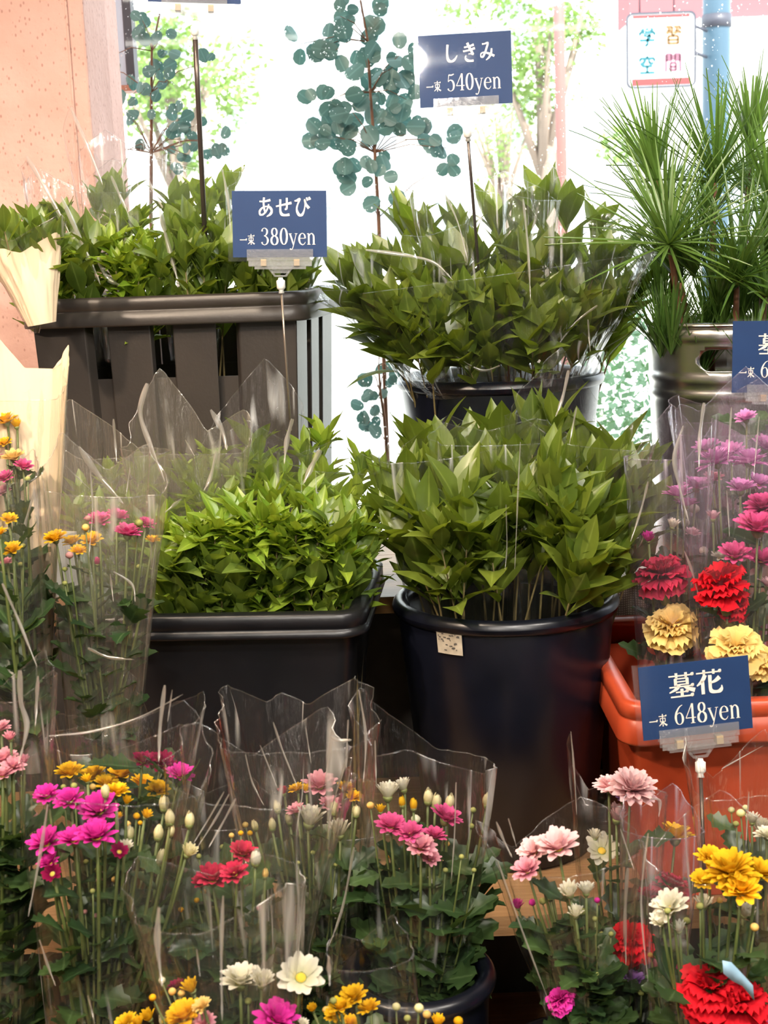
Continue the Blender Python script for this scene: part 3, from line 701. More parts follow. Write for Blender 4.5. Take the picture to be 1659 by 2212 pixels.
def crate(label, corner, rotz, W, D, H, mat, slat_n=(4, 3), group=None, rim_h=.042, slats=True, taper=.045, slot=.09, rimr=.035):
    """corner: front right top corner in the world"""
    t = thing('crate', label, 'crate', corner, group)
    rot = Matrix.Rotation(rotz, 4, 'Z'); m = Matrix.Translation(corner) @ rot @ Matrix.Translation((-W / 2, D / 2, 0))
    t['_w'] = tuple(corner)
    mb = MB()
    sweep(mb, rpath(W, D, rimr), [(-.022, -.004), (-.016, 0), (-.004, 0), (0, -.003), (0, -.018), (-.0025, -.0195), (0, -.021), (.003, -rim_h + .003), (.002, -rim_h), (-.010, -rim_h), (-.012, -.012), (-.022, -.012), (-.022, -.004)], 0)
    obj('rim', mb.mesh('rim', mat), t, m)
    wi, di, zt, zb = W - .03, D - .03, -rim_h + .012, -H
    def ring_pts(off, z): k = 1 - taper * (zt - z) / H * 2; return (wi / 2 * k + off, di / 2 * k + off)
    # recessed inner walls: lower solid part and an open band at the top
    mb = MB(); rows = []
    zs = [zt, zt - slot, zb] if slats else [zt, zb]
    for off in (-.012, -.016):
        for z in (zs[-2], zb):
            x, y = ring_pts(off if slats else 0, z); p = rpath(2 * x, 2 * y, .02, 4); rows.append([(a, b, z) for a, b, _, _ in p])
    if slats:
        mb.quad_grid([rows[0], rows[1]], True); mb.quad_grid([rows[3], rows[2]], True); mb.quad_grid([rows[2], rows[0]], True)
    else:
        mb.quad_grid([rows[0], rows[1]], True)
        r2 = [[(a * .985, b * .985, c) for a, b, c in r] for r in rows[:2]]; mb.quad_grid([r2[1], r2[0]], True)
    b0 = len(mb.v); mb.v += rows[1]; mb.f.append(tuple(range(b0, b0 + len(rows[1])))[::-1])
    obj('wall', mb.mesh('wall', mat, not slats), t, m)
    if slats:
        for side in range(4):
            n = slat_n[side % 2]
            for i in range(n):
                g0, g1 = (.14, .20) if side != 2 else (.01, .01)
                f0 = -1 + (i + (.0 if i == 0 else g0)) * 2 / n; f1 = -1 + (i + 1 - (.0 if i == n - 1 else g1)) * 2 / n
                p8 = []
                for z in (zb, zt):
                    for off, f in ((.0, f0), (.0, f1), (-.014, f1), (-.014, f0)):
                        x, y = ring_pts(off, z)
                        q = [(f * x, -y), (x, f * y), (-f * x, y), (-x, -f * y)][side]; p8.append((q[0], q[1], z))
                mb = MB(); mb.hexa(p8); me = mb.mesh('slat', mat, False)
                o = obj('slat', me, t, m); bv = o.modifiers.new('edge', 'BEVEL'); bv.width = .002; bv.segments = 2
    return t


crate('tall grey-brown slatted crate with a thick rim, by the pink pillar', P(656, 628, 1.985), R(-8), .425, .33, P(656, 628, 1.985).z - T3, M['crate'], group=None)
crate('low black crate brimming with small-leaved greenery, beside the big black bucket', P(786, 1325, 1.60), R(-5), .385, .31, P(786, 1325, 1.60).z - T2, M['crated'], slats=False, rim_h=.03, taper=.10)
RC = P(1345, 1525, 1.53)
RW = .44
rc_corner = V((RC.x + RW, 1.53, RC.z))
crate('orange-red plastic crate holding the wrapped grave flower bouquets', rc_corner, 0, RW, .40, RC.z - T2 - .001, M['red'], slats=False, rim_h=.05, taper=.06, rimr=.03)


def bucket(label, c, z0, z1, r0, r1, mat, sticker=False, cat='bucket', group=None):
    t = thing('bucket', label, cat, (c[0], c[1], z0), group)
    h = z1 - z0
    mb = MB(); mb.lathe([(r0 * .9, 0.0), (r0, .004), (r1 - .004, h - .02), (r1 - .006, h - .006), (r1 - .010, h - .006), (r0 - .005, .012), (0.002, .012)], 56, (c[0], c[1], z0), True); mb.build('body', mat, t)
    mb = MB(); pr = [(r1 - .006 + .010 * math.cos(a), h - .008 + .010 * math.sin(a) * 1.05) for a in [k * math.pi / 6 for k in range(13)]]
    mb.lathe(pr, 56, (c[0], c[1], z0)); mb.build('rim', mat, t)
    if sticker:
        zz0, zz1, a0, a1 = sticker
        mb = MB(); rows = []
        for z in (zz0, zz1):
            rr = r0 + (r1 - r0) * (z - z0) / h + .0012
            rows.append([(c[0] + rr * math.cos(a0 + (a1 - a0) * k / 8), c[1] + rr * math.sin(a0 + (a1 - a0) * k / 8), z) for k in range(9)])
        mb.quad_grid(rows); s = mb.build('sticker', M['sticker'], t)
        mb = MB(); rn = random.Random(3)
        for k in range(26):
            u0 = rn.uniform(.05, .85); v0 = rn.uniform(.12, .85); du = rn.uniform(.03, .12); dv = .05
            q = []
            for vv in (v0, v0 + dv):
                z = zz0 + (zz1 - zz0) * vv; rr = r0 + (r1 - r0) * (z - z0) / h + .0017
                q.append([(c[0] + rr * math.cos(a0 + (a1 - a0) * uu), c[1] + rr * math.sin(a0 + (a1 - a0) * uu), z) for uu in (u0, u0 + du)])
            mb.quad_grid(q)
        o = mb.mesh('print', M['print']); sub('print', o, s, Matrix.Identity(4))
    return t


UB = P(1080, 808, 2.17); LB = P(1091, 1285, 1.755)
bucket('black plastic bucket on the top tier, full of glossy pointed leaves', UB, T3, UB.z, .118, .158, M['black'])
LR = 245 / F * 1.755
za, zb_ = P(935, 1435, 1.60).z, P(935, 1382, 1.60).z
bucket('big black plastic bucket with a paper sticker, on the middle tier', LB, T2, LB.z, .112, LR, M['black'], sticker=(za, zb_, R(228.5), R(243)))

# galvanised bucket with a slot handle
MC = P(1572, 690, 2.10); mr_ = 172 / F * 2.10; mh = MC.z - T3
t = thing('metal_bucket', 'galvanised metal bucket with a slot handle, full of long pine needles', 'bucket', (MC.x, MC.y, T3))
prof = [(mr_ * .86, 0), (mr_ * .87, .003)]
for k in range(60):
    z = .006 + (mh - .012) * k / 59; r = mr_ * (.87 + .12 * k / 59)
    for zr in (mh - .018, mh - .082, mh - .104): r += .0035 * math.exp(-((z - zr) / .0035) ** 2)
    prof.append((r, z))
mb = MB(); mb.lathe(prof, 96, (MC.x, MC.y, T3)); me = mb.mesh('body', M['steel']); bo = obj('body', me, t)
so = bo.modifiers.new('thickness', 'SOLIDIFY'); so.thickness = .0012
ha = R(-90 - 15.5); hz = T3 + mh - .052; hr = mr_ * .96
# slot cut: rounded bar through the wall, applied at once and removed
mb = MB(); hm = Matrix.Translation((MC.x + hr * math.cos(ha), MC.y + hr * math.sin(ha), hz)) @ Matrix.Rotation(ha + math.pi / 2, 4, 'Z')
sp_ = []
for k in range(25):
    a = k * 2 * math.pi / 24 + math.pi / 2; x = .019 * math.cos(a) + (.019 if math.cos(a) > 1e-6 else -.019 if math.cos(a) < -1e-6 else 0); sp_.append((x, .0165 * math.sin(a)))
sp_ = [(.021 * sx + .0165 * math.cos(a), .0165 * math.sin(a)) for sx, a0 in ((1, -90), (-1, 90)) for a in [R(a0 + 18 * k) for k in range(11)]]
mb.quad_grid([[hm @ V((a, y, b)) for a, b in sp_] for y in (-.03, .03)], True); ns_ = len(sp_); mb.f.append(tuple(range(ns_))); mb.f.append(tuple(range(2 * ns_ - 1, ns_ - 1, -1)))
cutter = mb.build('cutter', None, None, False)
bm_ = bmesh.new(); bm_.from_mesh(cutter.data); bmesh.ops.recalc_face_normals(bm_, faces=bm_.faces); bm_.to_mesh(cutter.data); bm_.free()
bo2 = bo.modifiers.new('slot', 'BOOLEAN'); bo2.object = cutter; bo2.operation = 'DIFFERENCE'; bo2.solver = 'EXACT'
dg = bpy.context.evaluated_depsgraph_get(); me2 = bpy.data.meshes.new_from_object(bo.evaluated_get(dg)); bo.modifiers.clear(); bo.data = me2; bpy.data.objects.remove(cutter)
mb = MB(); pts = [hm @ V((a, -.0 + (hr - math.sqrt(max(0, hr * hr - a * a))), b)) for a, b in sp_]; mb.tube(pts + [pts[0]], .0016, 6, False); mb.build('slot_edge', M['steel'], t)
mb = MB(); mb.lathe([(mr_ * .99 + .004 * math.cos(a), mh - .002 + .004 * math.sin(a)) for a in [k * math.pi / 5 for k in range(11)]], 72, (MC.x, MC.y, T3)); mb.build('rim', M['steel'], t)
mb = MB(); mb.lathe([(mr_ * .84, .002), (0.001, .002)], 48, (MC.x, MC.y, T3)); mb.build('bottom', M['steel'], t)

# white card box and cream paper at the far left
a = P(86, 1290, 1.74); bz = P(786, 1325, 1.60).z + .001
t = thing('cardboard_box', 'white-topped cardboard box between the left bouquets', 'box', (a.x, a.y, bz))
bm4 = Matrix.Translation((a.x, a.y + .03, bz)) @ Matrix.Rotation(R(-25), 4, 'Z'); hb_ = P(80, 1165, 1.74).z - bz
mb = MB(); mb.box((0, 0, hb_ / 2), (.07, .06, hb_), bm4); mb.build('body', M['board'], t, False)
mb = MB(); mb.box((0, -.0305, hb_ * .26), (.07, .002, hb_ * .50), bm4); mb.build('label_band', M['beige'], t, False)
mb = MB(); mb.hexa([bm4 @ V(p) for p in ((-.035, -.03, hb_), (.035, -.03, hb_), (.04, -.05, hb_ + .025), (-.04, -.05, hb_ + .025), (-.035, -.029, hb_ + .001), (.035, -.029, hb_ + .001), (.04, -.049, hb_ + .026), (-.04, -.049, hb_ + .026))]); mb.build('flap', M['board'], t, False)


# ------------------------------------------------------------------ leaves and flowers as shared meshes
def leaf_mesh(L_, W_, droop, fold, peak=.45, seg=7, wave=0., lobes=0, tip=1.25, seed=0):
    """unit leaf along +Y, folded along the midrib, drooping along its length"""
    rn = random.Random(seed); mb = MB(); rows = []; uvs = []
    for i in range(seg + 1):
        t = i / seg
        a = t / peak if t < peak else 1 - (t - peak) / (1 - peak)
        wd = W_ * (math.sin(min(1, a) * math.pi / 2) ** (.9 if t < peak else tip)) * .5
        if lobes and 0 < i < seg: wd *= (1.18 if i % 2 else .74)
        if i == 0: wd = W_ * .03
        wv = wave * math.sin(t * 9 + seed) * W_
        y = L_ * t * (1 - .12 * abs(droop) * t); z = -droop * L_ * t * t
        rows.append([(-wd, y + (wd * .25 if lobes else 0), z + fold * wd + wv), (-wd * .5, y, z + fold * wd * .38 + wv * .4), (0, y, z), (wd * .5, y, z + fold * wd * .38 - wv * .4), (wd, y + (wd * .25 if lobes else 0), z + fold * wd - wv)])
        uvs.append([(0, t), (.25, t), (.5, t), (.75, t), (1, t)])
    mb.quad_grid(rows, uvs=uvs); return mb


KIND = {}
for k, (L_, W_, pk, fo, tp, wv, lob, n) in dict(
        broad=(.080, .032, .50, .30, 1.25, .02, 0, 5), sakaki=(.062, .027, .50, .30, 1.1, .03, 0, 5),
        fine=(.044, .0158, .55, .45, 1.3, .06, 0, 5), mum=(.045, .027, .5, .25, .9, .05, 1, 4)).items():
    KIND[k] = [leaf_mesh(L_, W_, d, fo, pk, 7 if k != 'mum' else 8, wv, lob, tp, s).mesh('leaf', LEAF[k]) for s, d in enumerate([-.15, -.05, .1, .25, .42][:n])]


def sprig(root, rnd, base, tip, kind, zmin, nl, ang=(18, 50), whorl=6, scale=1.0, stem='stemw', r0=.0026, lean=None):
    """one stem from base to tip with spiralling leaves down to height zmin and a whorl at the tip"""
    base, tip = V(base), V(tip); ax = tip - base; mid = base + ax * .55 + V((rnd.uniform(-.012, .012), rnd.uniform(-.012, .012), 0)) - V((ax.x * .12, ax.y * .12, 0))
    def pt(t): return base * (1 - t) ** 2 + mid * 2 * t * (1 - t) + tip * t * t
    def dr(t): return ((mid - base) * (1 - t) + (tip - mid) * t).normalized()
    mb = MB(); mb.tube([pt(i / 7) for i in range(8)], [r0 * (1 - .65 * i / 7) for i in range(8)], 5); mb.build('stem', M[stem], root)
    # start of the leaves
    t0 = 0.
    while t0 < .8 and pt(t0).z < zmin: t0 += .02
    ga = rnd.uniform(0, 6.28)
    for i in range(nl + whorl):
        inw = i >= nl
        t = (t0 + (1 - t0) * (i + rnd.uniform(0, .8)) / nl) if not inw else rnd.uniform(.95, 1.0)
        t = min(t, 1.0); p = pt(t); d = dr(t); ga += 2.4 + rnd.uniform(-.4, .4)
        u = d.cross(V((0, 1, .01))).normalized(); v_ = d.cross(u)
        rad = u * math.cos(ga) + v_ * math.sin(ga)
        an = R(rnd.uniform(*ang) * (.72 if inw else 1.0))
        dd = d * math.cos(an) + rad * math.sin(an); nr = d * math.sin(an) - rad * math.cos(an) + rad * rnd.uniform(-.2, .2) + u * rnd.uniform(-.35, .35)
        s = scale * rnd.uniform(.68, 1.22) * (.86 if inw and i % 2 else 1)
        # nr points to the upper face (towards the stem axis)
        obj('leaf', rnd.choice(KIND[kind]), root, Matrix.Translation(p) @ frame_from(dd, nr) @ Matrix.Scale(s, 4))


def ridge(p): return 1 - 2 * abs(noise.noise(p))


def sleeve(root, base, top, rb, rt, flat=.62, seed=1, peaks=((.5, .05),), mat='film', pleat=.05, n=96, rows=16, full=(0, 1.0), lap=.05, facing=0., flare=1.0, name='cellophane_wrap'):
    """cone of cellophane: rolled sheet with lengthwise creases and peaked top corners. rb / rt: half widths, flat: depth to width"""
    base, top = V(base), V(top); ax = top - base; L_ = ax.length; d = ax.normalized()
    u = V((1, 0, 0)); u = (u - d * u.dot(d)).normalized(); v_ = d.cross(u)
    if v_.y > 0: v_ = -v_                   # v_ looks at the viewer's side
    mb = MB(); grid = []
    span = (full[1] - full[0]) + (lap if full == (0, 1.0) else 0)
    for i in range(rows + 1):
        t = i / rows; row = []
        for j in range(n + 1):
            f = full[0] + span * j / n; a = 2 * math.pi * f + facing
            e = 0.
            for fc, hgt, wd in [(q[0], q[1], q[2] if len(q) > 2 else .16) for q in peaks]:
                dd = abs((f - fc + .5) % 1 - .5); e = max(e, hgt * max(0, 1 - dd / wd))
            tt = t * (1 + e / L_)
            r = rb + (rt - rb) * min(1.25, tt) ** flare
            q = V((math.cos(a) * 2.2, math.sin(a) * 2.2, tt * .9 + seed * 7.3)); q2 = V((math.cos(a) * 6, math.sin(a) * 6, tt * 1.7 + seed * 3.1))
            k = 1 + pleat * (ridge(q) * 1.5 + ridge(q2) * .55 - .6) * (.35 + .9 * tt) + .02 * j / n
            k += .03 * noise.noise(V((a * 1.5, tt * 5, seed))) * tt
            row.append(base + d * (L_ * tt) + u * (math.cos(a) * r * k) + v_ * (math.sin(a) * r * k * (flat + (1 - flat) * (1 - min(1, tt)) * .6)))
        grid.append(row)
    mb.quad_grid(grid)
    if mat != 'paper':                       # thin tube added along the top edge and seam to brighten them
        mb.tube(grid[-1], .0007, 5, False); mb.tube([r[-1] for r in grid], .0006, 5, False)
    o = mb.build(name, M[mat], root)
    return o


def wrap_px(root, Y, pb_, pt_, wb, wt, **kw):
    """cone placed by the pixel positions of its foot and top at depth Y"""
    return sleeve(root, P(pb_[0], pb_[1], kw.pop('Yb', Y)), P(pt_[0], pt_[1], Y), wb / F * Y, wt / F * Y, **kw)


# ---- flowers (radius about 1, axis +Z)
def flower_mesh(kind, seed, mat):
    rn = random.Random(seed); mb = MB()
    def petal(a, el, L_, W_, r0=.08, z0=0., cup=.25, curl=.3, seg=4, notch=0.):
        ca, sa = math.cos(a), math.sin(a); rows = []; uvs = []
        for i in range(seg + 1):
            t = i / seg; wd = W_ * (.38 + .62 * math.sin(min(1, t / .65) * math.pi / 2)) * (1 if t < .7 else max(.30, math.sqrt(max(0, 1 - ((t - .7) / .32) ** 2))))
            ang = el - curl * t; rr = r0 + L_ * t * math.cos(el - curl * t * .5); zz = z0 + L_ * t * math.sin(el - curl * t * .5)
            row = []
            for k, s in enumerate((-1, -.0, 1)):
                lift = cup * wd * (s * s); x = rr - lift * math.sin(ang); z = zz + lift * math.cos(ang) - (notch * L_ if (k == 1 and i == seg) else 0)
                y = s * wd; row.append((x * ca - y * sa, x * sa + y * ca, z))
            rows.append(row); uvs.append([(0, t), (.5, t), (1, t)])
        mb.quad_grid(rows, uvs=uvs)
    if kind == 'daisy':                # single or semi-double chrysanthemum, cupped
        for n, el, L_, W_, z in ((13, 34, 1.0, .20, 0), (12, 52, .92, .19, .05), (9, 70, .74, .16, .08)):
            o = rn.uniform(0, 1)
            for i in range(n): petal((i + o + rn.uniform(-.2, .2)) * 2 * math.pi / n, R(el + rn.uniform(-10, 10)), L_ * rn.uniform(.88, 1.05), W_ * rn.uniform(.9, 1.1), z0=z, curl=rn.uniform(.1, .5), cup=.35)
    elif kind == 'mum':                # full double head
        for n, el, L_, W_, z in ((16, 8, 1.0, .16, 0), (15, 26, .97, .16, .05), (13, 44, .88, .16, .09), (10, 62, .76, .15, .12), (7, 78, .6, .14, .14)):
            o = rn.uniform(0, 1)
            for i in range(n): petal((i + o + rn.uniform(-.25, .25)) * 2 * math.pi / n, R(el + rn.uniform(-9, 9)), L_ * rn.uniform(.85, 1.06), W_, z0=z, curl=rn.uniform(-.15, .35), cup=.5)
    elif kind == 'open':               # flat single flower with a clear eye
        for i in range(13): petal((i + rn.uniform(-.15, .15)) * 2 * math.pi / 13, R(32 + rn.uniform(-12, 14)), rn.uniform(.9, 1.05), .24, r0=.14, curl=rn.uniform(-.1, .35), cup=.25)
    elif kind == 'tight':              # half open, brush-like
        for n, el, L_, W_ in ((11, 56, .95, .15), (10, 70, 1.0, .14), (7, 82, .95, .12)):
            o = rn.uniform(0, 1)
            for i in range(n): petal((i + o) * 2 * math.pi / n, R(el + rn.uniform(-7, 7)), L_ * rn.uniform(.85, 1.08), W_, r0=.16, curl=.0 + rn.uniform(-.2, .15), cup=.5)
    elif kind == 'bud':                # pointed bud of folded petals
        for n, el, L_, W_ in ((7, 78, 1.35, .30), (5, 84, 1.6, .26)):
            o = rn.uniform(0, 1)
            for i in range(n): petal((i + o) * 2 * math.pi / n, R(el - 22 + rn.uniform(-4, 4)), L_ * rn.uniform(.9, 1.06), W_, r0=.30, curl=-1.15, cup=.7)
    elif kind == 'knob':               # small closed green bud
        mb.sphere((0, 0, .35), .75, 9, 6, .85)
        for i, vv in enumerate(mb.v): mb.uv[i] = (.5, max(0, min(1, vv[2] * .9 - .1)))
        for i in range(7):
            petal(i * 2 * math.pi / 7, R(75), .85, .22, r0=.5, z0=.15, curl=-.9, cup=.5)
    elif kind == 'carnation':
        for n, el, L_, W_, z, r0 in ((11, -8, .92, .32, .0, .1), (11, 16, .95, .32, .08, .1), (10, 38, .9, .30, .14, .08), (9, 58, .82, .28, .18, .06), (8, 76, .74, .24, .2, .04)):
            o = rn.uniform(0, 1)
            for i in range(n):
                a0 = (i + o + rn.uniform(-.25, .25)) * 2 * math.pi / n; e0 = R(el + rn.uniform(-10, 10)); rows = []; uvs = []
                ph = rn.uniform(0, 6.28); Lp = L_ * rn.uniform(.85, 1.08)
                for s in range(5):
                    t = s / 4; wd = W_ * (.2 + .8 * t ** .8); row = []; uv = []
                    for k in range(7):
                        x_ = (k / 6 - .5) * 2; fr = (.10 * math.sin(x_ * 9 + ph) * t * t + .05 * rn.uniform(-1, 1) * t ** 3)
                        l = Lp * t * (1 - .12 * x_ * x_ * t) + (rn.uniform(-.06, .05) if s == 4 else 0)
                        el_ = e0 - .35 * t; rr = r0 + l * math.cos(el_) - fr * math.sin(el_); zz = z + l * math.sin(el_) + fr * math.cos(el_)
                        y = x_ * wd; row.append((rr * math.cos(a0) - y * math.sin(a0), rr * math.sin(a0) + y * math.cos(a0), zz)); uv.append((k / 6, t))
                    rows.append(row); uvs.append(uv)
                mb.quad_grid(rows, uvs=uvs)
    return mb.mesh('flower', mat)


FL = {}
def flower(kind, colr):
    key = (kind, colr)
    if key not in FL: FL[key] = [flower_mesh(kind, s + 17 * len(FL), PET[colr]) for s in range(2 if kind != 'bud' else 3)]
    return FL[key]


mb = MB(); mb.lathe([(.04, -.26), (.10, -.25), (.20, -.16), (.27, -.02), (.29, .10), (.22, .12)], 10); CAL = mb.mesh('calyx', M['calyx'])
mb = MB(); mb.lathe([(.05, -.32), (.16, -.28), (.34, -.1), (.42, .12), (.40, .30), (.36, .32)], 10); CALB = mb.mesh('calyx', M['calyx'])
mb = MB(); mb.lathe([(.06, -.95), (.16, -.95), (.22, -.6), (.26, -.2), (.34, .06), (.26, .05)], 10); CALC = mb.mesh('calyx', M['calyx'])
mb = MB(); mb.sphere((0, 0, .07), .23, 12, 6, .6); EYE = mb.mesh('flower_eye', M['eye'])
mb = MB(); mb.sphere((0, 0, .07), .25, 12, 6, .6); EYED = mb.mesh('flower_eye', M['eyed'])
SHORT = dict(d='daisy', m='mum', o='open', t='tight', b='bud', k='knob', c='carnation')


def bouquet(label, Y, foot, heads, wrap=None, leaves=22, seed=1, group='wrapped flower bouquets', lz=(.06, .20), spread=.05, back=True, lean=.0, leafcol='mum', lscale=1.):
    """heads: (px, py, radius px, colour, type[, depth offset]); foot: (px, py) of the tied ends at depth Y"""
    rnd = random.Random(seed)
    ft = P(foot[0], foot[1], Y + (foot[2] if len(foot) > 2 else .0))
    t = thing('flower_bouquet', label, 'bouquet', ft, group)
    pts = []
    for h in heads:
        px, py, r, cl, ty = h[:5]; dy = h[5] if len(h) > 5 else rnd.uniform(-spread, spread)
        p = P(px, py, Y + dy); rr = r / F * (Y + dy); k = SHORT[ty]
        out = V((p.x - ft.x, (p.y - ft.y), 0)); axis = V((out.x * 1.0 + rnd.uniform(-.06, .06), out.y * .6 - .045 + rnd.uniform(-.06, .06), .24)).normalized()
        if ty == 'o': axis = (axis + V((0, -.35, 0))).normalized()
        if ty in 'bk': axis = (axis + V((0, 0, .8))).normalized()
        up = axis; xax = up.cross(V((rnd.uniform(-1, 1), 1, .1))).normalized(); yax = up.cross(xax)
        m = Matrix(((xax.x, yax.x, up.x), (xax.y, yax.y, up.y), (xax.z, yax.z, up.z))).to_4x4()
        s = rr * {'b': 1.2, 'k': 1.0, 't': 1.25, 'd': 1.22, 'm': 1.1, 'c': 1.1}.get(ty, 1.0)
        lift = {'d': .35, 'm': .42, 't': .6, 'b': .75, 'k': .3, 'o': .1, 'c': .3}[ty]
        M4 = Matrix.Translation(p - up * s * lift) @ m @ Matrix.Scale(s, 4)
        o = obj('flower' if ty not in 'bk' else 'bud', rnd.choice(flower(k, cl)), t, M4)
        sub('calyx', {'b': CALB, 'k': CAL, 'c': CALC}.get(ty, CAL), o)
        if ty in 'do': sub('flower_eye', EYED if cl == 'maroon' else EYE, o)
        b0 = p - up * s * (lift + (.25 if ty != 'c' else .9))
        jn = ft + V((rnd.uniform(-.014, .014), rnd.uniform(-.012, .012), 0)); mid = b0 * .45 + jn * .55; mid = V((b0.x * .62 + jn.x * .38, b0.y * .62 + jn.y * .38, mid.z))
        q = [b0 * (1 - u) ** 2 + (mid) * 2 * u * (1 - u) + jn * u * u for u in [i / 6 for i in range(7)]]
        if ty in 'k' or (ty == 'b' and r < 12): # side shoots fork from a neighbour, but still run down
            rs = [.0009, .001, .0011, .0012, .0013, .0013, .0013]
        else: rs = [.0014, .0016, .0018, .002, .0021, .0021, .0021]
        mb = MB(); mb.tube(q, rs, 5); mb.build('stem', M['stem'], t); pts.append((q, b0))
    for i in range(int(leaves * 2.0)):
        q, b0 = rnd.choice(pts); dz = rnd.uniform(lz[0], lz[1] + .06); u = 0
        for k in range(6):
            if q[k].z >= b0.z - dz >= q[k + 1].z: u = k; break
        else: u = rnd.randint(1, 4)
        f = rnd.random(); p = q[u] * (1 - f) + q[u + 1] * f; a = rnd.uniform(0, 6.28)
        d = V((math.cos(a), math.sin(a) * .8 - .15, rnd.uniform(.1, 1.0))).normalized()
        obj('leaf', rnd.choice(KIND[leafcol]), t, Matrix.Translation(p) @ frame_from(d, V((rnd.uniform(-.4, .4), rnd.uniform(-.6, .2), 1))) @ Matrix.Scale(rnd.uniform(.7, 1.25) * lscale, 4))
    if wrap:
        for k, wd in enumerate(wrap if isinstance(wrap, list) else [wrap]):
            wd = dict(wd); Yw = wd.pop('Y', Y); sleeve(t, P(*wd.pop('pb'), wd.pop('Yb', Yw)), P(*wd.pop('pt'), Yw), wd.pop('wb') / F * Y, wd.pop('wt') / F * Y, seed=seed + k * 31, **wd)
    return t


def foliage(label, group, base, tips, kinds, zmin, nl, seed, wrap=None, scale=1., whorl=7, ang=(18, 50), basespread=(.05, .03)):
    """a tied bundle of leafy stems. tips: (px, py, depth)"""
    rnd = random.Random(seed); t = thing('foliage_bundle', label, 'foliage bundle', base, group)
    for i, q in enumerate(tips):
        k = q[3] if len(q) > 3 else kinds
        b = V(base) + V((rnd.uniform(-1, 1) * basespread[0], rnd.uniform(-1, 1) * basespread[1], 0))
        sprig(t, rnd, b, P(*q[:3]), k, zmin, nl if k != 'fine' else int(nl * 2.3), ang=ang if k != 'fine' else (35, 75), whorl=whorl if k != 'fine' else whorl + 6, scale=scale)
    for k, wd in enumerate(wrap or []):
        wd = dict(wd); Yw = wd.pop('Y'); sleeve(t, P(*wd.pop('pb'), wd.pop('Yb', Yw)), P(*wd.pop('pt'), Yw), wd.pop('wb') / F * Yw, wd.pop('wt') / F * Yw, seed=seed + k * 31, **wd)
    return t


# ------------------------------------------------------------------ foliage: upper left crate
G1 = 'wrapped foliage bundles in the tall slatted crate'
cz = T3 + .03
zr = P(330, 660, 2.064).z
def cb(px, Y): q = P(px, 800, Y); return V((q.x, Y, cz))
foliage('leafy bundle at the left end of the tall crate, broad yellow-green leaves', G1, cb(165, 2.18),
        [(75, 495, 2.100, 'sakaki'), (60, 540, 2.092, 'sakaki'), (130, 480, 2.170, 'sakaki'), (165, 510, 2.130, 'sakaki'), (120, 560, 2.086, 'fine'), (170, 570, 2.081, 'sakaki'), (120, 600, 2.086, 'sakaki'), (215, 440, 2.230), (200, 540, 2.090, 'sakaki'), (60, 550, 2.130)],
        'sakaki', zr - .06, 14, 21, [dict(Y=2.15, pb=(190, 780), pt=(165, 420), wb=55, wt=105, flat=.55, peaks=((.62, .04), (.38, .05), (.85, .055)), mat='filmw')])
foliage('fine-leaved bundle second from the left in the tall crate', G1, cb(275, 2.16),
        [(260, 490, 2.150, 'fine'), (300, 470, 2.180, 'fine'), (240, 520, 2.100, 'fine'), (310, 510, 2.120, 'fine'), (270, 550, 2.080, 'fine'), (330, 550, 2.080, 'fine'), (250, 570, 2.073, 'fine'), (300, 580, 2.067, 'fine'), (250, 425, 2.230, 'sakaki'), (350, 570, 2.062, 'sakaki')],
        'fine', zr - .06, 13, 22, [dict(Y=2.15, pb=(280, 780), pt=(255, 350), wb=50, wt=95, flat=.5, peaks=((.7, .05), (.4, .085, .1), (.9, .03)), mat='filmw')])
foliage('bundle with a tall spray of upright broad leaves in the middle of the tall crate', G1, cb(420, 2.15),
        [(425, 510, 2.090, 'sakaki'), (400, 460, 2.170, 'fine'), (450, 440, 2.180, 'fine'), (485, 425, 2.220, 'sakaki'), (430, 420, 2.230, 'fine'), (390, 510, 2.100, 'sakaki'), (470, 510, 2.110, 'sakaki'), (440, 570, 2.060, 'sakaki'), (400, 570, 2.060, 'sakaki'), (490, 570, 2.070, 'sakaki'), (375, 450, 2.210, 'sakaki')],
        'sakaki', zr - .06, 14, 23, [dict(Y=2.12, pb=(420, 780), pt=(420, 370), wb=50, wt=100, flat=.5, peaks=((.62, .02), (.45, .05, .1), (.85, .02)), mat='film')])
foliage('dark bundle behind the lower navy sign at the right end of the tall crate', G1, cb(585, 2.12),
        [(560, 540, 2.170), (600, 560, 2.150), (640, 570, 2.130), (540, 570, 2.090), (590, 600, 2.080), (630, 610, 2.090), (660, 600, 2.170), (530, 610, 2.070)],
        'sakaki', zr - .06, 14, 24, [dict(Y=2.12, pb=(585, 780), pt=(600, 440), wb=50, wt=105, flat=.5, peaks=((.62, .03), (.3, .04), (.9, .05)))])

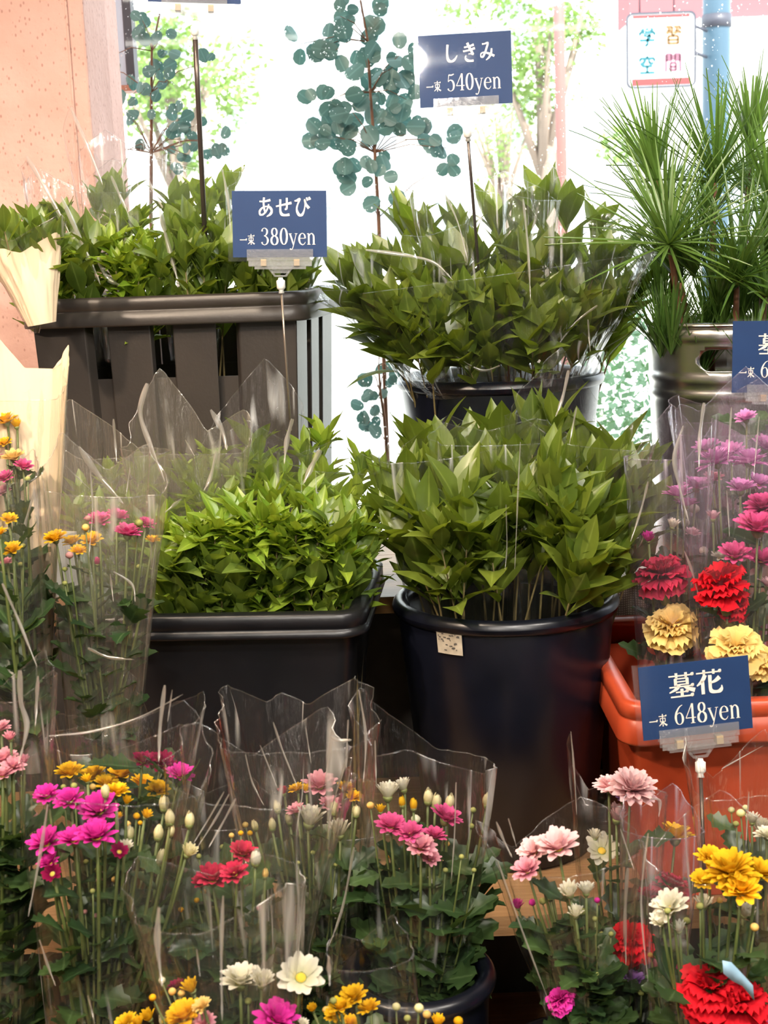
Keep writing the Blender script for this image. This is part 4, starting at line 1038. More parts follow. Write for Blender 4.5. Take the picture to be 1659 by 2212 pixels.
# ------------------------------------------------------------------ foliage: upper black bucket
G2 = 'leafy bundles in the black bucket on the top tier'
def ub(dx, dy): return V((UB.x + dx, UB.y + dy, T3 + .03))
zr = UB.z
foliage('left leafy bundle in the upper black bucket, leaves fanning towards the bright gap', G2, ub(-.05, 0),
        [(880, 500, 2.22), (800, 590, 2.15), (765, 620, 2.12), (800, 660, 2.06), (860, 590, 2.12), (920, 520, 2.2), (850, 680, 2.04), (890, 725, 2.02), (930, 670, 2.04), (900, 620, 2.08), (850, 715, 2.05), (770, 670, 2.12), (940, 590, 2.12), (930, 745, 2.01)],
        'broad', zr + .005, 10, 31, [dict(Y=2.12, pb=(960, 850), pt=(860, 530), wb=70, wt=150, flat=.7, peaks=((.6, .03), (.35, .04), (.9, .05)))])
foliage('middle leafy bundle in the upper black bucket, under the tall price card', G2, ub(.0, -.01),
        [(1000, 530, 2.2), (1070, 500, 2.22), (1040, 570, 2.12), (1010, 660, 2.04), (1080, 650, 2.05), (1000, 600, 2.1), (1100, 570, 2.13), (960, 695, 2.02), (1050, 725, 2.01), (1120, 705, 2.02), (1090, 665, 2.03), (1130, 510, 2.22), (970, 560, 2.16), (1000, 755, 2.0)],
        'broad', zr + .005, 10, 32, [dict(Y=2.1, pb=(1060, 850), pt=(1050, 440), wb=80, wt=150, flat=.7, peaks=((.55, .03), (.8, .05), (.3, .02)))])
foliage('right leafy bundle in the upper black bucket with tall upright leaves, beside the pine needles', G2, ub(.05, .0),
        [(1175, 460, 2.2), (1225, 480, 2.18), (1285, 500, 2.22), (1150, 590, 2.08), (1210, 570, 2.12), (1290, 580, 2.14), (1340, 560, 2.2), (1160, 670, 2.03), (1230, 660, 2.06), (1310, 670, 2.1), (1360, 650, 2.16), (1200, 725, 2.02), (1260, 715, 2.05), (1150, 745, 2.0), (1330, 685, 2.12)],
        'broad', zr + .005, 10, 33, [dict(Y=2.12, pb=(1180, 850), pt=(1260, 450), wb=80, wt=160, flat=.7, peaks=((.55, .02), (.75, .06), (.35, .05))), dict(Y=2.1, pb=(1090, 835), pt=(1060, 590), wb=165, wt=330, flat=.62, peaks=((.55, .03), (.75, .04), (.9, .03)), pleat=.09)])

# ------------------------------------------------------------------ foliage: low crate
G3 = 'leafy bundles in the low black crate'
def lc(px, Y): q = P(px, 1450, Y); return V((q.x, Y, T2 + .02))
zr = P(500, 1325, 1.672).z
foliage('bright small-leaved bundle at the right end of the low crate', G3, lc(690, 1.75),
        [(720, 1065, 1.815, 'fine'), (780, 1145, 1.715, 'fine'), (690, 1150, 1.664, 'fine'), (740, 1210, 1.662, 'fine'), (660, 1065, 1.775, 'fine'), (780, 1015, 1.895, 'fine'), (820, 1035, 1.875, 'fine'), (700, 1025, 1.865, 'fine'), (740, 1085, 1.775, 'fine'), (800, 1105, 1.775, 'fine'), (690, 1115, 1.695, 'fine'), (755, 1145, 1.695, 'fine'), (720, 1180, 1.665, 'fine'), (715, 1145, 1.663, 'sakaki'), (770, 1230, 1.675, 'sakaki'), (680, 1230, 1.665, 'sakaki'), (735, 1270, 1.662, 'sakaki'), (660, 985, 1.915, 'fine'), (700, 945, 1.945, 'fine')],
        'fine', zr - .03, 11, 41, [dict(Y=1.76, pb=(690, 1440), pt=(720, 1010), wb=75, wt=115, flat=.6, peaks=((.5, .02), (.75, .03), (.95, .02)))])
foliage('bright small-leaved bundle in the middle of the low crate', G3, lc(560, 1.75),
        [(600, 1130, 1.668, 'fine'), (550, 1140, 1.670, 'fine'), (500, 1150, 1.672, 'fine'), (640, 1150, 1.666, 'fine'), (580, 1035, 1.815, 'fine'), (510, 1025, 1.855, 'fine'), (560, 990, 1.875, 'fine'), (610, 1025, 1.855, 'fine'), (540, 1055, 1.795, 'fine'), (590, 1075, 1.735, 'fine'), (650, 1085, 1.735, 'fine'), (520, 1105, 1.695, 'fine'), (570, 1125, 1.669, 'fine'), (630, 1135, 1.675, 'fine'), (610, 1170, 1.667, 'fine'), (540, 1180, 1.670, 'fine'), (560, 1230, 1.670, 'sakaki'), (610, 1260, 1.667, 'sakaki'), (520, 1270, 1.671, 'sakaki'), (550, 965, 1.915, 'sakaki')],
        'fine', zr - .03, 11, 42, [dict(Y=1.78, pb=(560, 1440), pt=(545, 980), wb=70, wt=125, flat=.6, peaks=((.78, .12, .2), (.25, .05)))])
foliage('hazy wrapped bundle in the low crate, right behind the yellow and pink bouquet', G3, lc(380, 1.76),
        [(440, 1150, 1.675, 'fine'), (400, 1170, 1.676, 'fine'), (480, 1085, 1.755, 'fine'), (430, 1035, 1.855, 'fine'), (460, 985, 1.895, 'fine'), (400, 1025, 1.875, 'fine'), (440, 1085, 1.775, 'fine'), (370, 1105, 1.775, 'fine'), (420, 1145, 1.695, 'fine'), (470, 1130, 1.675, 'fine'), (350, 1145, 1.715, 'fine'), (450, 1230, 1.674, 'sakaki'), (400, 1250, 1.676, 'sakaki'), (480, 1260, 1.673, 'sakaki'), (360, 1230, 1.678, 'sakaki'), (430, 1290, 1.675, 'sakaki')],
        'fine', zr - .03, 11, 43, [dict(Y=1.78, pb=(400, 1440), pt=(400, 970), wb=75, wt=130, flat=.6, peaks=((.68, .10, .14), (.9, .05)), mat='filmh')])
foliage('hazy wrapped bundle behind the far left bouquets in the low crate', G3, lc(250, 1.79),
        [(300, 1015, 1.895, 'fine'), (240, 1035, 1.895, 'fine'), (180, 1065, 1.875, 'fine'), (280, 1095, 1.815, 'fine'), (220, 1115, 1.815, 'fine'), (160, 1115, 1.815, 'fine'), (310, 1145, 1.755, 'fine'), (250, 1150, 1.775, 'fine'), (320, 1035, 1.915, 'fine')],
        'fine', zr - .03, 11, 44, [dict(Y=1.8, pb=(260, 1440), pt=(225, 980), wb=75, wt=135, flat=.6, peaks=((.66, .07, .16), (.45, .06)), mat='filmh')])

# ------------------------------------------------------------------ foliage: lower black bucket
G4 = 'leafy bundles in the big black bucket'
def lb(dx, dy): return V((LB.x + dx, LB.y + dy, T2 + .03))
zr = LB.z
foliage('left leafy bundle in the big black bucket, whorl of pointed leaves at its top', G4, lb(-.05, 0),
        [(905, 977, 1.82), (950, 962, 1.84), (1020, 982, 1.84), (880, 1042, 1.76), (960, 1022, 1.76), (860, 1112, 1.74), (920, 1122, 1.66), (995, 1102, 1.64), (880, 1170, 1.68), (950, 1170, 1.62), (1020, 1062, 1.72), (860, 1130, 1.72), (1010, 1160, 1.62)],
        'broad', zr + .0, 10, 51, [dict(Y=1.74, pb=(990, 1400), pt=(940, 980), wb=85, wt=130, flat=.7, peaks=((.55, .02), (.8, .04)))], basespread=(.04, .04), scale=.95)
foliage('middle leafy bundle in the big black bucket, long bare green stems', G4, lb(.0, -.02),
        [(1080, 962, 1.84), (1150, 952, 1.84), (1060, 1042, 1.76), (1120, 1022, 1.76), (1185, 1052, 1.64), (1080, 1142, 1.66), (1130, 1112, 1.66), (1200, 1122, 1.63), (1060, 1190, 1.64), (1150, 1140, 1.7), (1100, 1062, 1.7)],
        'broad', zr + .05, 10, 52, [dict(Y=1.72, pb=(1090, 1400), pt=(1080, 950), wb=90, wt=140, flat=.6, peaks=((.6, .02), (.85, .02)), pleat=.07)], basespread=(.04, .04), scale=.95)
foliage('right leafy bundle in the big black bucket, under the peaked cellophane', G4, lb(.05, .0),
        [(1200, 942, 1.82), (1255, 982, 1.84), (1330, 1002, 1.82), (1220, 1032, 1.74), (1290, 1052, 1.74), (1380, 1042, 1.8), (1260, 1122, 1.66), (1330, 1132, 1.7), (1405, 1122, 1.76), (1290, 1170, 1.66), (1250, 1230, 1.6), (1310, 1210, 1.66), (1350, 1072, 1.74), (1240, 1150, 1.62)],
        'broad', zr + .0, 10, 53, [dict(Y=1.76, pb=(1180, 1400), pt=(1250, 950), wb=90, wt=150, flat=.7, peaks=((.7, .11, .16), (.9, .04), (.45, .03)))], basespread=(.04, .04), scale=.95)

# ------------------------------------------------------------------ umbrella pine in the metal bucket
def whorl_mesh(seed, n, L_, el0, el1):
    rn = random.Random(seed); mb = MB()
    for i in range(n):
        a = rn.uniform(0, 6.28); el = R(rn.uniform(el0, el1)); l = L_ * rn.uniform(.75, 1.1); dr_ = rn.uniform(.0, .35); rows = []; uvs = []
        ca, sa = math.cos(a), math.sin(a); wd = rn.uniform(.0016, .0022)
        for k in range(7):
            t = k / 6; e = el - dr_ * t * 1.2; r = l * t * math.cos(el - dr_ * t * .6); z = l * t * math.sin(el - dr_ * t * .6); q = wd * (1 - .75 * max(0, t - .55) / .45) * (.6 + .4 * min(1, t * 5))
            rows.append([((r) * ca - y * sa - 0 * ca, r * sa + y * ca, z + zz) for y, zz in ((-q, .0004), (0, -.0009), (q, .0004))]); uvs.append([(0.2, t), (.5, t), (.8, t)])
        mb.quad_grid(rows, uvs=uvs)
    return mb.mesh('needle_whorl', LEAF['needle'])


WH = [whorl_mesh(i, 62, .135, 2 if i % 2 else 20, 80) for i in range(4)]; WU = [whorl_mesh(9 + i, 54, .115, 56, 87) for i in range(2)]
G5 = 'pine sprigs in the metal bucket'
PINES = [
    ('big pine sprig leaning left over the bucket rim, brown stem showing', [(1445, 528, 1.98, 0), (1500, 600, 2.02, 1)], (1470, 640)),
    ('tall pine sprig standing behind the leaning one', [(1545, 395, 2.10, 0), (1520, 500, 2.10, 1)], (1530, 640)),
    ('upright pine sprig left of the blue-grey pole', [(1420, 390, 2.14, 1), (1440, 450, 2.13, 0)], (1470, 640)),
    ('pine sprig at the right edge of the picture, highest of its side', [(1668, 455, 2.08, 0), (1660, 560, 2.05, 1)], (1640, 650)),
    ('short pine sprig low in the middle of the metal bucket', [(1592, 605, 2.00, 0)], (1590, 660)),
    ('short pine sprig low at the left of the metal bucket', [(1470, 610, 2.05, 1), (1450, 560, 2.1, 1)], (1490, 690)),
    ('dark pine sprig at the back right of the metal bucket', [(1620, 330, 2.2, 1), (1610, 420, 2.2, 0)], (1600, 640)),
    ('low pine sprig at the right rim of the metal bucket', [(1655, 640, 2.0, 0), (1550, 660, 2.02, 1)], (1640, 700)),
]
for i, (lab, wh, ft) in enumerate(PINES):
    rnd = random.Random(60 + i); f = V((MC.x + (ft[0] - 1572) / F * 2.1 * .6, MC.y + rnd.uniform(-.04, .04), T3 + .05))
    t = thing('pine_sprig', lab, 'pine sprig', f, G5)
    c = [P(*q[:3]) for q in wh]; top = c[0]; e = P(ft[0], ft[1], (wh[0][2] + MC.y) / 2)
    q = [f * (1 - u) ** 2 + e * 2 * u * (1 - u) + top * u * u for u in [k / 8 for k in range(9)]]
    mb = MB(); mb.tube(q, [.005, .005, .005, .0048, .0046, .0045, .0045, .0042, .003], 7); mb.build('stem', M['bark'], t)
    for j, (pc, qd) in enumerate(zip(c, wh)):
        up = (q[-1] - q[-3]).normalized() + V((rnd.uniform(-.25, .25), rnd.uniform(-.25, .05), .25))
        obj('needle_whorl', (WU if qd[3] else WH)[rnd.randint(0, 1) + (2 if not qd[3] and i % 2 else 0)], t, Matrix.Translation(pc) @ up.to_track_quat('Z', 'Y').to_matrix().to_4x4() @ Matrix.Rotation(rnd.uniform(0, 6), 4, 'Z') @ Matrix.Scale(1.22 if j == 0 else 1.0, 4))
    for k in range(2):     # lower whorls inside the bucket mouth
        pc = q[4] + V((rnd.uniform(-.03, .03), rnd.uniform(-.03, .03), rnd.uniform(-.03, .05)))
        obj('needle_whorl', WU[k], t, Matrix.Translation(pc) @ Matrix.Rotation(rnd.uniform(0, 6), 4, 'Z'))

# ------------------------------------------------------------------ red crate bouquets
GF = 'grave flower bouquets in the red crate'
bouquet('wrapped bouquet of red and yellow carnations at the left end of the red crate', 1.66, (1440, 1830),
        [(1465, 1062, 30, 'lilac', 'd', .06), (1505, 1045, 28, 'lilac', 'd', .08), (1482, 1085, 24, 'lilac', 'd', .05), (1400, 1158, 18, 'magenta', 't', .02), (1455, 1128, 18, 'white', 't', .03), (1428, 1235, 56, 'crimson', 'c', .0), (1450, 1350, 55, 'softyellow', 'c', -.02), (1495, 1150, 20, 'palepink', 'd', .05), (1520, 1190, 14, 'white', 'k', .04)],
        [dict(pb=(1445, 1800), pt=(1445, 985), wb=45, wt=92, flat=.6, peaks=((.78, .06, .15), (.05, .05)), mat='filmp')], leaves=34, seed=71, group=GF, lz=(.05, .22))
bouquet('wrapped bouquet with pink chrysanthemums, red and yellow carnations behind the lower right sign', 1.60, (1590, 1830),
        [(1545, 985, 40, 'lilac', 'm', .08), (1620, 985, 38, 'lilac', 'm', .08), (1600, 1050, 30, 'lilac', 'd', .06), (1648, 1085, 40, 'hotpink', 'm', .0), (1638, 1132, 46, 'hotpink', 'd', -.02), (1588, 1195, 34, 'hotpink', 'd', -.01), (1648, 1205, 30, 'hotpink', 'd', .0), (1555, 1255, 58, 'red', 'c', -.02), (1585, 1305, 34, 'red', 'c', -.01), (1588, 1395, 58, 'softyellow', 'c', -.05), (1640, 1420, 45, 'softyellow', 'c', -.04), (1555, 1200, 18, 'white', 'd', .05), (1540, 1110, 18, 'palepink', 't', .06), (1660, 1260, 22, 'palepink', 'd', .0)],
        [dict(pb=(1590, 1800), pt=(1590, 930), wb=55, wt=130, flat=.6, peaks=((.62, .03), (.8, .07)), mat='filmp')], leaves=40, seed=72, group=GF, lz=(.05, .24))
bouquet('wrapped lilac chrysanthemum bouquet at the back of the red crate, near the cut-off navy sign', 1.80, (1620, 1700),
        [(1525, 965, 28, 'lilac', 'd'), (1575, 975, 30, 'lilac', 'd'), (1655, 960, 30, 'lilac', 'd'), (1540, 1030, 22, 'pink', 'd'), (1640, 1040, 26, 'lilac', 'd'), (1500, 1100, 16, 'white', 'k'), (1480, 1130, 14, 'white', 'k'), (1610, 900, 22, 'lilac', 'd')],
        [dict(pb=(1600, 1680), pt=(1590, 900), wb=50, wt=140, flat=.6, peaks=((.6, .03), (.85, .05)), mat='filmp')], leaves=26, seed=73, group=GF, lz=(.04, .2))

# ------------------------------------------------------------------ bouquets on the left
GL_ = 'wrapped chrysanthemum bouquets at the left'
bouquet('wrapped bouquet of yellow and pink chrysanthemums in front of the low crate', 1.53, (228, 1690),
        [(118, 1160, 24, 'yellow', 'd', -.02), (155, 1168, 20, 'yellow', 'd', -.01), (197, 1165, 24, 'yellow', 'd', -.02), (170, 1188, 18, 'yellow', 'd', -.03), (215, 1122, 27, 'hotpink', 'd'), (255, 1112, 24, 'hotpink', 'd', .02), (276, 1147, 29, 'hotpink', 'd', -.03), (318, 1130, 18, 'hotpink', 'd', .02), (330, 1165, 16, 'yellow', 'd', .0), (185, 1140, 12, 'softyellow', 'k'), (300, 1130, 13, 'budgreen', 'k'), (150, 1200, 12, 'budpink', 'k'), (210, 1210, 14, 'hotpink', 't', .03), (140, 1230, 8, 'budgreen', 'k'), (300, 1225, 9, 'budgreen', 'k'), (140, 1260, 8, 'budgreen', 'k'), (190, 1120, 10, 'budpink', 'k')],
        [dict(pb=(225, 1700), pt=(225, 1060), wb=70, wt=125, flat=.6, peaks=((.62, .06), (.85, .05)), mat='filmh'), dict(pb=(215, 1700), pt=(215, 1530), wb=75, wt=100, flat=.6, full=(.05, .5), peaks=((.15, .06, .1),), mat='filmw', pleat=.12)], leaves=52, seed=81, group=GL_, lz=(.06, .26), lscale=.9)
bouquet('bouquet of yellow, white and pink flowers in cream paper at the left edge', 1.62, (60, 1500),
        [(12, 905, 24, 'yellow', 'd', .02), (34, 912, 16, 'yellow', 't', .02), (28, 985, 24, 'softyellow', 'd', -.02), (35, 960, 18, 'white', 'd'), (52, 1005, 20, 'hotpink', 'd', -.03), (10, 1030, 20, 'hotpink', 'd', -.03), (5, 1060, 18, 'pink', 'd', -.02), (10, 955, 16, 'yellow', 'd'), (25, 1045, 10, 'budgreen', 'k'), (60, 1035, 9, 'budgreen', 'k'), (-20, 985, 26, 'pink', 'd')],
        [dict(pb=(75, 1500), pt=(40, 860), wb=35, wt=95, flat=.6, peaks=((.6, .03), (.9, .04)), mat='filmw'), dict(pb=(70, 1490), pt=(45, 800), wb=40, wt=96, flat=.6, full=(.50, 1.0), peaks=((.62, .05, .12), (.93, .03, .08)), mat='paper', pleat=.03, name='paper_wrap')], leaves=30, seed=82, group=GL_, lz=(.05, .2))
bouquet('small wrapped bouquet of yellow flowers low at the left edge', 1.46, (60, 1640),
        [(20, 1120, 18, 'yellow', 'd'), (25, 1185, 22, 'yellow', 'd', -.02), (15, 1212, 14, 'pink', 'd'), (-5, 1150, 20, 'yellow', 'd'), (45, 1220, 9, 'budgreen', 'k'), (50, 1180, 9, 'budgreen', 'k')],
        [dict(pb=(80, 1660), pt=(-5, 1040), wb=40, wt=85, flat=.6, peaks=((.6, .04), (.9, .03)), mat='filmw')], leaves=30, seed=83, group=GL_, lz=(.03, .2))

# cream paper cone of leaves above the crate's left end
c0 = P(62, 660, 1.93)
t = thing('paper_bouquet', 'small leafy bouquet in a beige paper cone above the left end of the tall crate', 'bouquet', P(62, 760, 1.93))
sleeve(t, P(92, 700, 1.93), P(58, 548, 1.93), 30 / F * 1.93, 72 / F * 1.93, flat=.6, full=(.02, .52), peaks=((.1, .02), (.4, .02)), mat='paper', pleat=.10, name='paper_wrap', n=60)
sleeve(t, P(75, 720, 1.93), P(50, 520, 1.93), 10 / F * 1.93, 82 / F * 1.93, flat=.65, peaks=((.1, .03), (.45, .03)), mat='filmw', pleat=.10)
rnd = random.Random(90)
for x, y in ((10, 500), (40, 515), (75, 500), (100, 520), (20, 530), (60, 540), (115, 545)): sprig(t, rnd, P(72, 700, 1.94), P(x, y, 1.93 + rnd.uniform(-.03, .05)), 'sakaki', c0.z + .01, 5, scale=.8, whorl=4)

# ------------------------------------------------------------------ front row
GB = 'black buckets of the front row'
def fb(label, px, Y, zt=.66, r=.095): c = P(px, 2150, Y); bucket(label, (c.x, Y, 0), T1, zt, r * .8, r, M['black'], group=GB)
fb('black bucket hidden under the magenta and cream bouquets at the left', 190, 1.27)
fb('black bucket under the crimson bouquet in the front row', 520, 1.28)
c = P(905, 2150, 1.32); bucket('black bucket whose curved rim shows beside the dark gap in the front row', (c.x, 1.34, 0), T1, P(1000, 2090, 1.34).z, .062, .078, M['black'], group=GB)
fb('black bucket under the pale pink cone bouquet at the right', 1265, 1.32)
fb('black bucket in the lower right corner under the yellow flowers', 1560, 1.28)

GH = 'wrapped bouquets of the front row'
bouquet('wrapped bouquet of magenta daisies and cream buds in the front row at the left', 1.25, (215, 2330),
        [(100, 1715, 28, 'magenta', 'd', -.02), (148, 1725, 30, 'magenta', 'd', -.03), (212, 1745, 42, 'magenta', 'd', -.03), (207, 1800, 42, 'magenta', 'd', -.06), (158, 1808, 33, 'magenta', 'd', -.05), (97, 1815, 38, 'magenta', 'd', -.04), (105, 1860, 24, 'magenta', 'd', -.05), (113, 1888, 24, 'maroon', 'o', -.06), (258, 1840, 22, 'maroon', 'o', -.05), (253, 1707, 27, 'yellow', 'd', .0), (275, 1727, 15, 'yellow', 't', .0), (256, 1760, 12, 'yellow', 't'), (318, 1757, 17, 'yellow', 't'), (187, 1680, 15, 'yellow', 't', .03), (160, 1698, 11, 'budgreen', 'k'), (137, 1700, 9, 'budgreen', 'k'), (200, 1700, 11, 'softyellow', 'k'), (228, 1708, 17, 'cream', 'b'), (355, 1735, 20, 'cream', 'b'), (367, 1765, 21, 'cream', 'b'), (343, 1797, 20, 'cream', 'b'), (410, 1770, 19, 'cream', 'b'), (280, 1798, 18, 'cream', 'b'), (315, 1862, 21, 'cream', 't'), (350, 1853, 22, 'cream', 'b'), (410, 1835, 24, 'cream', 't'), (272, 1825, 20, 'white', 't'), (295, 1763, 11, 'yellow', 'k'), (276, 1780, 10, 'softyellow', 'k'), (303, 1778, 8, 'yellow', 'k'), (215, 1902, 11, 'budpink', 'k'), (247, 1900, 10, 'softyellow', 'k'), (200, 1925, 9, 'budgreen', 'k'), (210, 1880, 9, 'budgreen', 'k'), (184, 1970, 8, 'budpink', 'k'), (207, 1978, 8, 'budpink', 'k'), (186, 1862, 9, 'budgreen', 'k'), (370, 1795, 14, 'cream', 'b')],
        [dict(pb=(215, 2330), pt=(240, 1690), wb=110, wt=200, flat=.62, peaks=((.65, .03), (.85, .07, .2)), mat='film')], leaves=85, seed=101, group=GH, lz=(.05, .28), lscale=.85)
bouquet('wrapped bouquet of pink flowers in tall cellophane left of the magenta daisies', 1.30, (20, 2250),
        [(8, 1635, 28, 'pink', 'd', -.02), (28, 1652, 24, 'pink', 'd', -.03), (50, 1640, 17, 'pink', 't', -.02), (0, 1570, 22, 'pink', 'd'), (20, 1588, 17, 'pink', 't'), (5, 1670, 24, 'pink', 'd', -.04), (45, 1655, 10, 'budpink', 'k'), (50, 1692, 9, 'budgreen', 'k'), (75, 1760, 10, 'budpink', 'k'), (-20, 1640, 30, 'hotpink', 'd')],
        [dict(pb=(20, 2250), pt=(25, 1500), wb=60, wt=88, flat=.6, peaks=((.05, .03), (.85, .04)), mat='filmw', pleat=.09)], leaves=50, seed=102, group=GH, lz=(.04, .28))
bouquet('wrapped bouquet with three crimson daisies in the front row', 1.27, (520, 2330),
        [(525, 1838, 31, 'crimson', 'd', -.03), (460, 1893, 38, 'crimson', 'd', -.04), (505, 1883, 31, 'crimson', 'd', -.05), (435, 1905, 22, 'crimson', 'd', -.03), (553, 1852, 22, 'white', 'b', -.05), (573, 1886, 13, 'softyellow', 'b', -.03), (568, 1912, 9, 'yellow', 'k'), (425, 1945, 9, 'yellow', 'k'), (440, 1926, 9, 'softyellow', 'k'), (465, 1926, 8, 'softyellow', 'k'), (391, 1965, 9, 'yellow', 'k'), (560, 1962, 10, 'budpink', 'k'), (365, 2015, 7, 'yellow', 'k'), (365, 2043, 7, 'yellow', 'k'), (520, 1800, 9, 'yellow', 'k', .04), (500, 1805, 9, 'softyellow', 'k', .04)],
        [dict(pb=(520, 2330), pt=(560, 1700), wb=95, wt=185, flat=.62, peaks=((.6, .05), (.85, .07, .14), (.95, .03)), mat='filmw', pleat=.10)], leaves=70, seed=103, group=GH, lz=(.04, .3), lscale=.95)
bouquet('wrapped bouquet of white flowers and cream buds in the middle of the front row', 1.38, (690, 2250),
        [(672, 1758, 38, 'white', 't', -.02), (732, 1785, 32, 'white', 't', -.02), (598, 1742, 15, 'cream', 'b'), (624, 1768, 15, 'cream', 'b'), (550, 1782, 14, 'cream', 'b'), (588, 1780, 16, 'cream', 'b'), (722, 1745, 17, 'cream', 'b'), (770, 1752, 16, 'cream', 'b'), (690, 1692, 36, 'pink', 'd', .06), (640, 1702, 18, 'yellow', 'd', .05), (660, 1700, 14, 'yellow', 't', .05), (745, 1700, 20, 'yellow', 'd', .05), (765, 1720, 18, 'yellow', 'd', .04), (640, 1748, 22, 'pink', 'd', .04), (712, 1735, 24, 'pink', 'd', .04), (610, 1705, 16, 'crimson', 't', .06), (530, 1782, 10, 'softyellow', 'k'), (540, 1800, 9, 'yellow', 'k'), (676, 1842, 8, 'budgreen', 'k'), (714, 1850, 9, 'budgreen', 'k'), (725, 1868, 7, 'budgreen', 'k'), (644, 1864, 7, 'budgreen', 'k')],
        [dict(pb=(690, 2250), pt=(640, 1590), wb=85, wt=160, flat=.62, peaks=((.6, .05), (.72, .03, .1), (.88, .05)), mat='filmw', pleat=.12)], leaves=66, seed=104, group=GH, lz=(.05, .3))
bouquet('tall wrapped bouquet of pink daisies and cream buds in front of the big black bucket', 1.36, (905, 2290),
        [(845, 1780, 32, 'hotpink', 'd', -.02), (886, 1797, 28, 'hotpink', 'd', -.03), (966, 1762, 36, 'hotpink', 'd', -.01), (940, 1802, 25, 'hotpink', 'd', -.02), (910, 1825, 31, 'pink', 'd', -.04), (930, 1852, 22, 'pink', 'd', -.03), (925, 1720, 19, 'cream', 'b'), (943, 1731, 19, 'cream', 'b'), (972, 1731, 18, 'cream', 'b'), (1053, 1728, 19, 'cream', 'b'), (893, 1737, 15, 'yellow', 'b'), (868, 1731, 14, 'yellow', 'b'), (838, 1702, 32, 'white', 't', .04), (868, 1692, 24, 'white', 't', .05), (800, 1740, 12, 'softyellow', 'k'), (822, 1745, 15, 'yellow', 't', .0), (898, 1770, 15, 'white', 'k', .03), (1022, 1750, 10, 'budgreen', 'k'), (1018, 1785, 10, 'budgreen', 'k'), (997, 1851, 9, 'budgreen', 'k'), (1020, 1862, 10, 'budgreen', 'k'), (1024, 1880, 8, 'budgreen', 'k'), (962, 1880, 9, 'budgreen', 'k'), (947, 1896, 8, 'budgreen', 'k'), (850, 1880, 11, 'hotpink', 'k'), (868, 1921, 8, 'budgreen', 'k'), (838, 1900, 7, 'budgreen', 'k'), (966, 1823, 9, 'softyellow', 'k'), (843, 1850, 7, 'yellow', 'k'), (968, 1910, 7, 'budgreen', 'k')],
        [dict(pb=(900, 2290), pt=(920, 1650), wb=85, wt=150, flat=.6, peaks=((.56, .075, .22), (.30, .03, .2)), mat='film', pleat=.06)], leaves=130, seed=105, group=GH, lz=(.06, .3), lscale=1.1)
bouquet('low front bouquet of white daisies, yellow and magenta flowers at the bottom edge', 1.12, (560, 2560),
        [(520, 2112, 45, 'white', 'd', .0), (568, 2112, 34, 'white', 't', -.01), (650, 2112, 56, 'white', 'o', -.02), (410, 2128, 26, 'yellow', 't', .02), (372, 2142, 13, 'softyellow', 'k'), (392, 2146, 12, 'softyellow', 'k'), (330, 2155, 12, 'yellow', 'k'), (350, 2118, 12, 'white', 'k'), (395, 2190, 42, 'yellow', 'd', -.02), (318, 2192, 22, 'yellow', 't'), (270, 2208, 26, 'yellow', 'd'), (296, 2206, 20, 'yellow', 't'), (435, 2172, 22, 'softyellow', 'd'), (352, 2206, 16, 'cream', 'b'), (600, 2196, 48, 'magenta', 'd', -.03), (536, 2163, 12, 'budgreen', 'k'), (440, 2206, 26, 'pink', 'd', -.03), (655, 2208, 16, 'white', 't', -.03), (432, 2176, 16, 'white', 'k', -.03), (380, 2130, 22, 'maroon', 'd', .05)],
        [dict(pb=(540, 2560), pt=(470, 1960), wb=110, wt=190, flat=.6, peaks=((.6, .04), (.85, .03), (.1, .03)), mat='filmw', pleat=.08)], leaves=40, seed=106, group=GH, lz=(.04, .2))
bouquet('low front bouquet of yellow flowers and green buds at the bottom edge', 1.14, (850, 2560),
        [(762, 2150, 32, 'yellow', 'd', -.02), (796, 2175, 26, 'yellow', 'd', -.02), (735, 2172, 28, 'yellow', 'd', -.03), (674, 2176, 16, 'yellow', 't'), (720, 2162, 12, 'budgreen', 'k'), (722, 2190, 24, 'yellow', 'd'), (755, 2208, 22, 'yellow', 'd'), (704, 2182, 12, 'softyellow', 'k'), (856, 2175, 14, 'cream', 'k'), (905, 2178, 16, 'cream', 'k'), (922, 2192, 14, 'softyellow', 'k'), (946, 2202, 22, 'yellow', 't'), (990, 2206, 16, 'yellow', 'k'), (880, 2200, 12, 'budgreen', 'k')],
        [dict(pb=(850, 2560), pt=(800, 2070), wb=100, wt=95, flat=.6, peaks=((.6, .02), (.85, .03)), mat='film')], leaves=26, seed=107, group=GH, lz=(.04, .2))
bouquet('shadowed bouquet of yellow and magenta flowers lying behind the magenta daisies', 1.38, (260, 2050),
        [(150, 1665, 30, 'yellow', 'd'), (200, 1672, 30, 'yellow', 'd'), (262, 1668, 32, 'yellow', 'd'), (310, 1690, 28, 'yellow', 'd'), (340, 1705, 26, 'yellow', 'd'), (230, 1690, 26, 'yellow', 'd'), (350, 1645, 30, 'maroon', 'd'), (390, 1670, 30, 'magenta', 'd'), (310, 1640, 24, 'maroon', 'd'), (365, 1690, 12, 'budgreen', 'k')],
        [dict(pb=(260, 2050), pt=(255, 1600), wb=90, wt=165, flat=.62, peaks=((.95, .05, .2), (.1, .03, .2)), mat='film')], leaves=50, seed=108, group=GH, lz=(.0, .2))

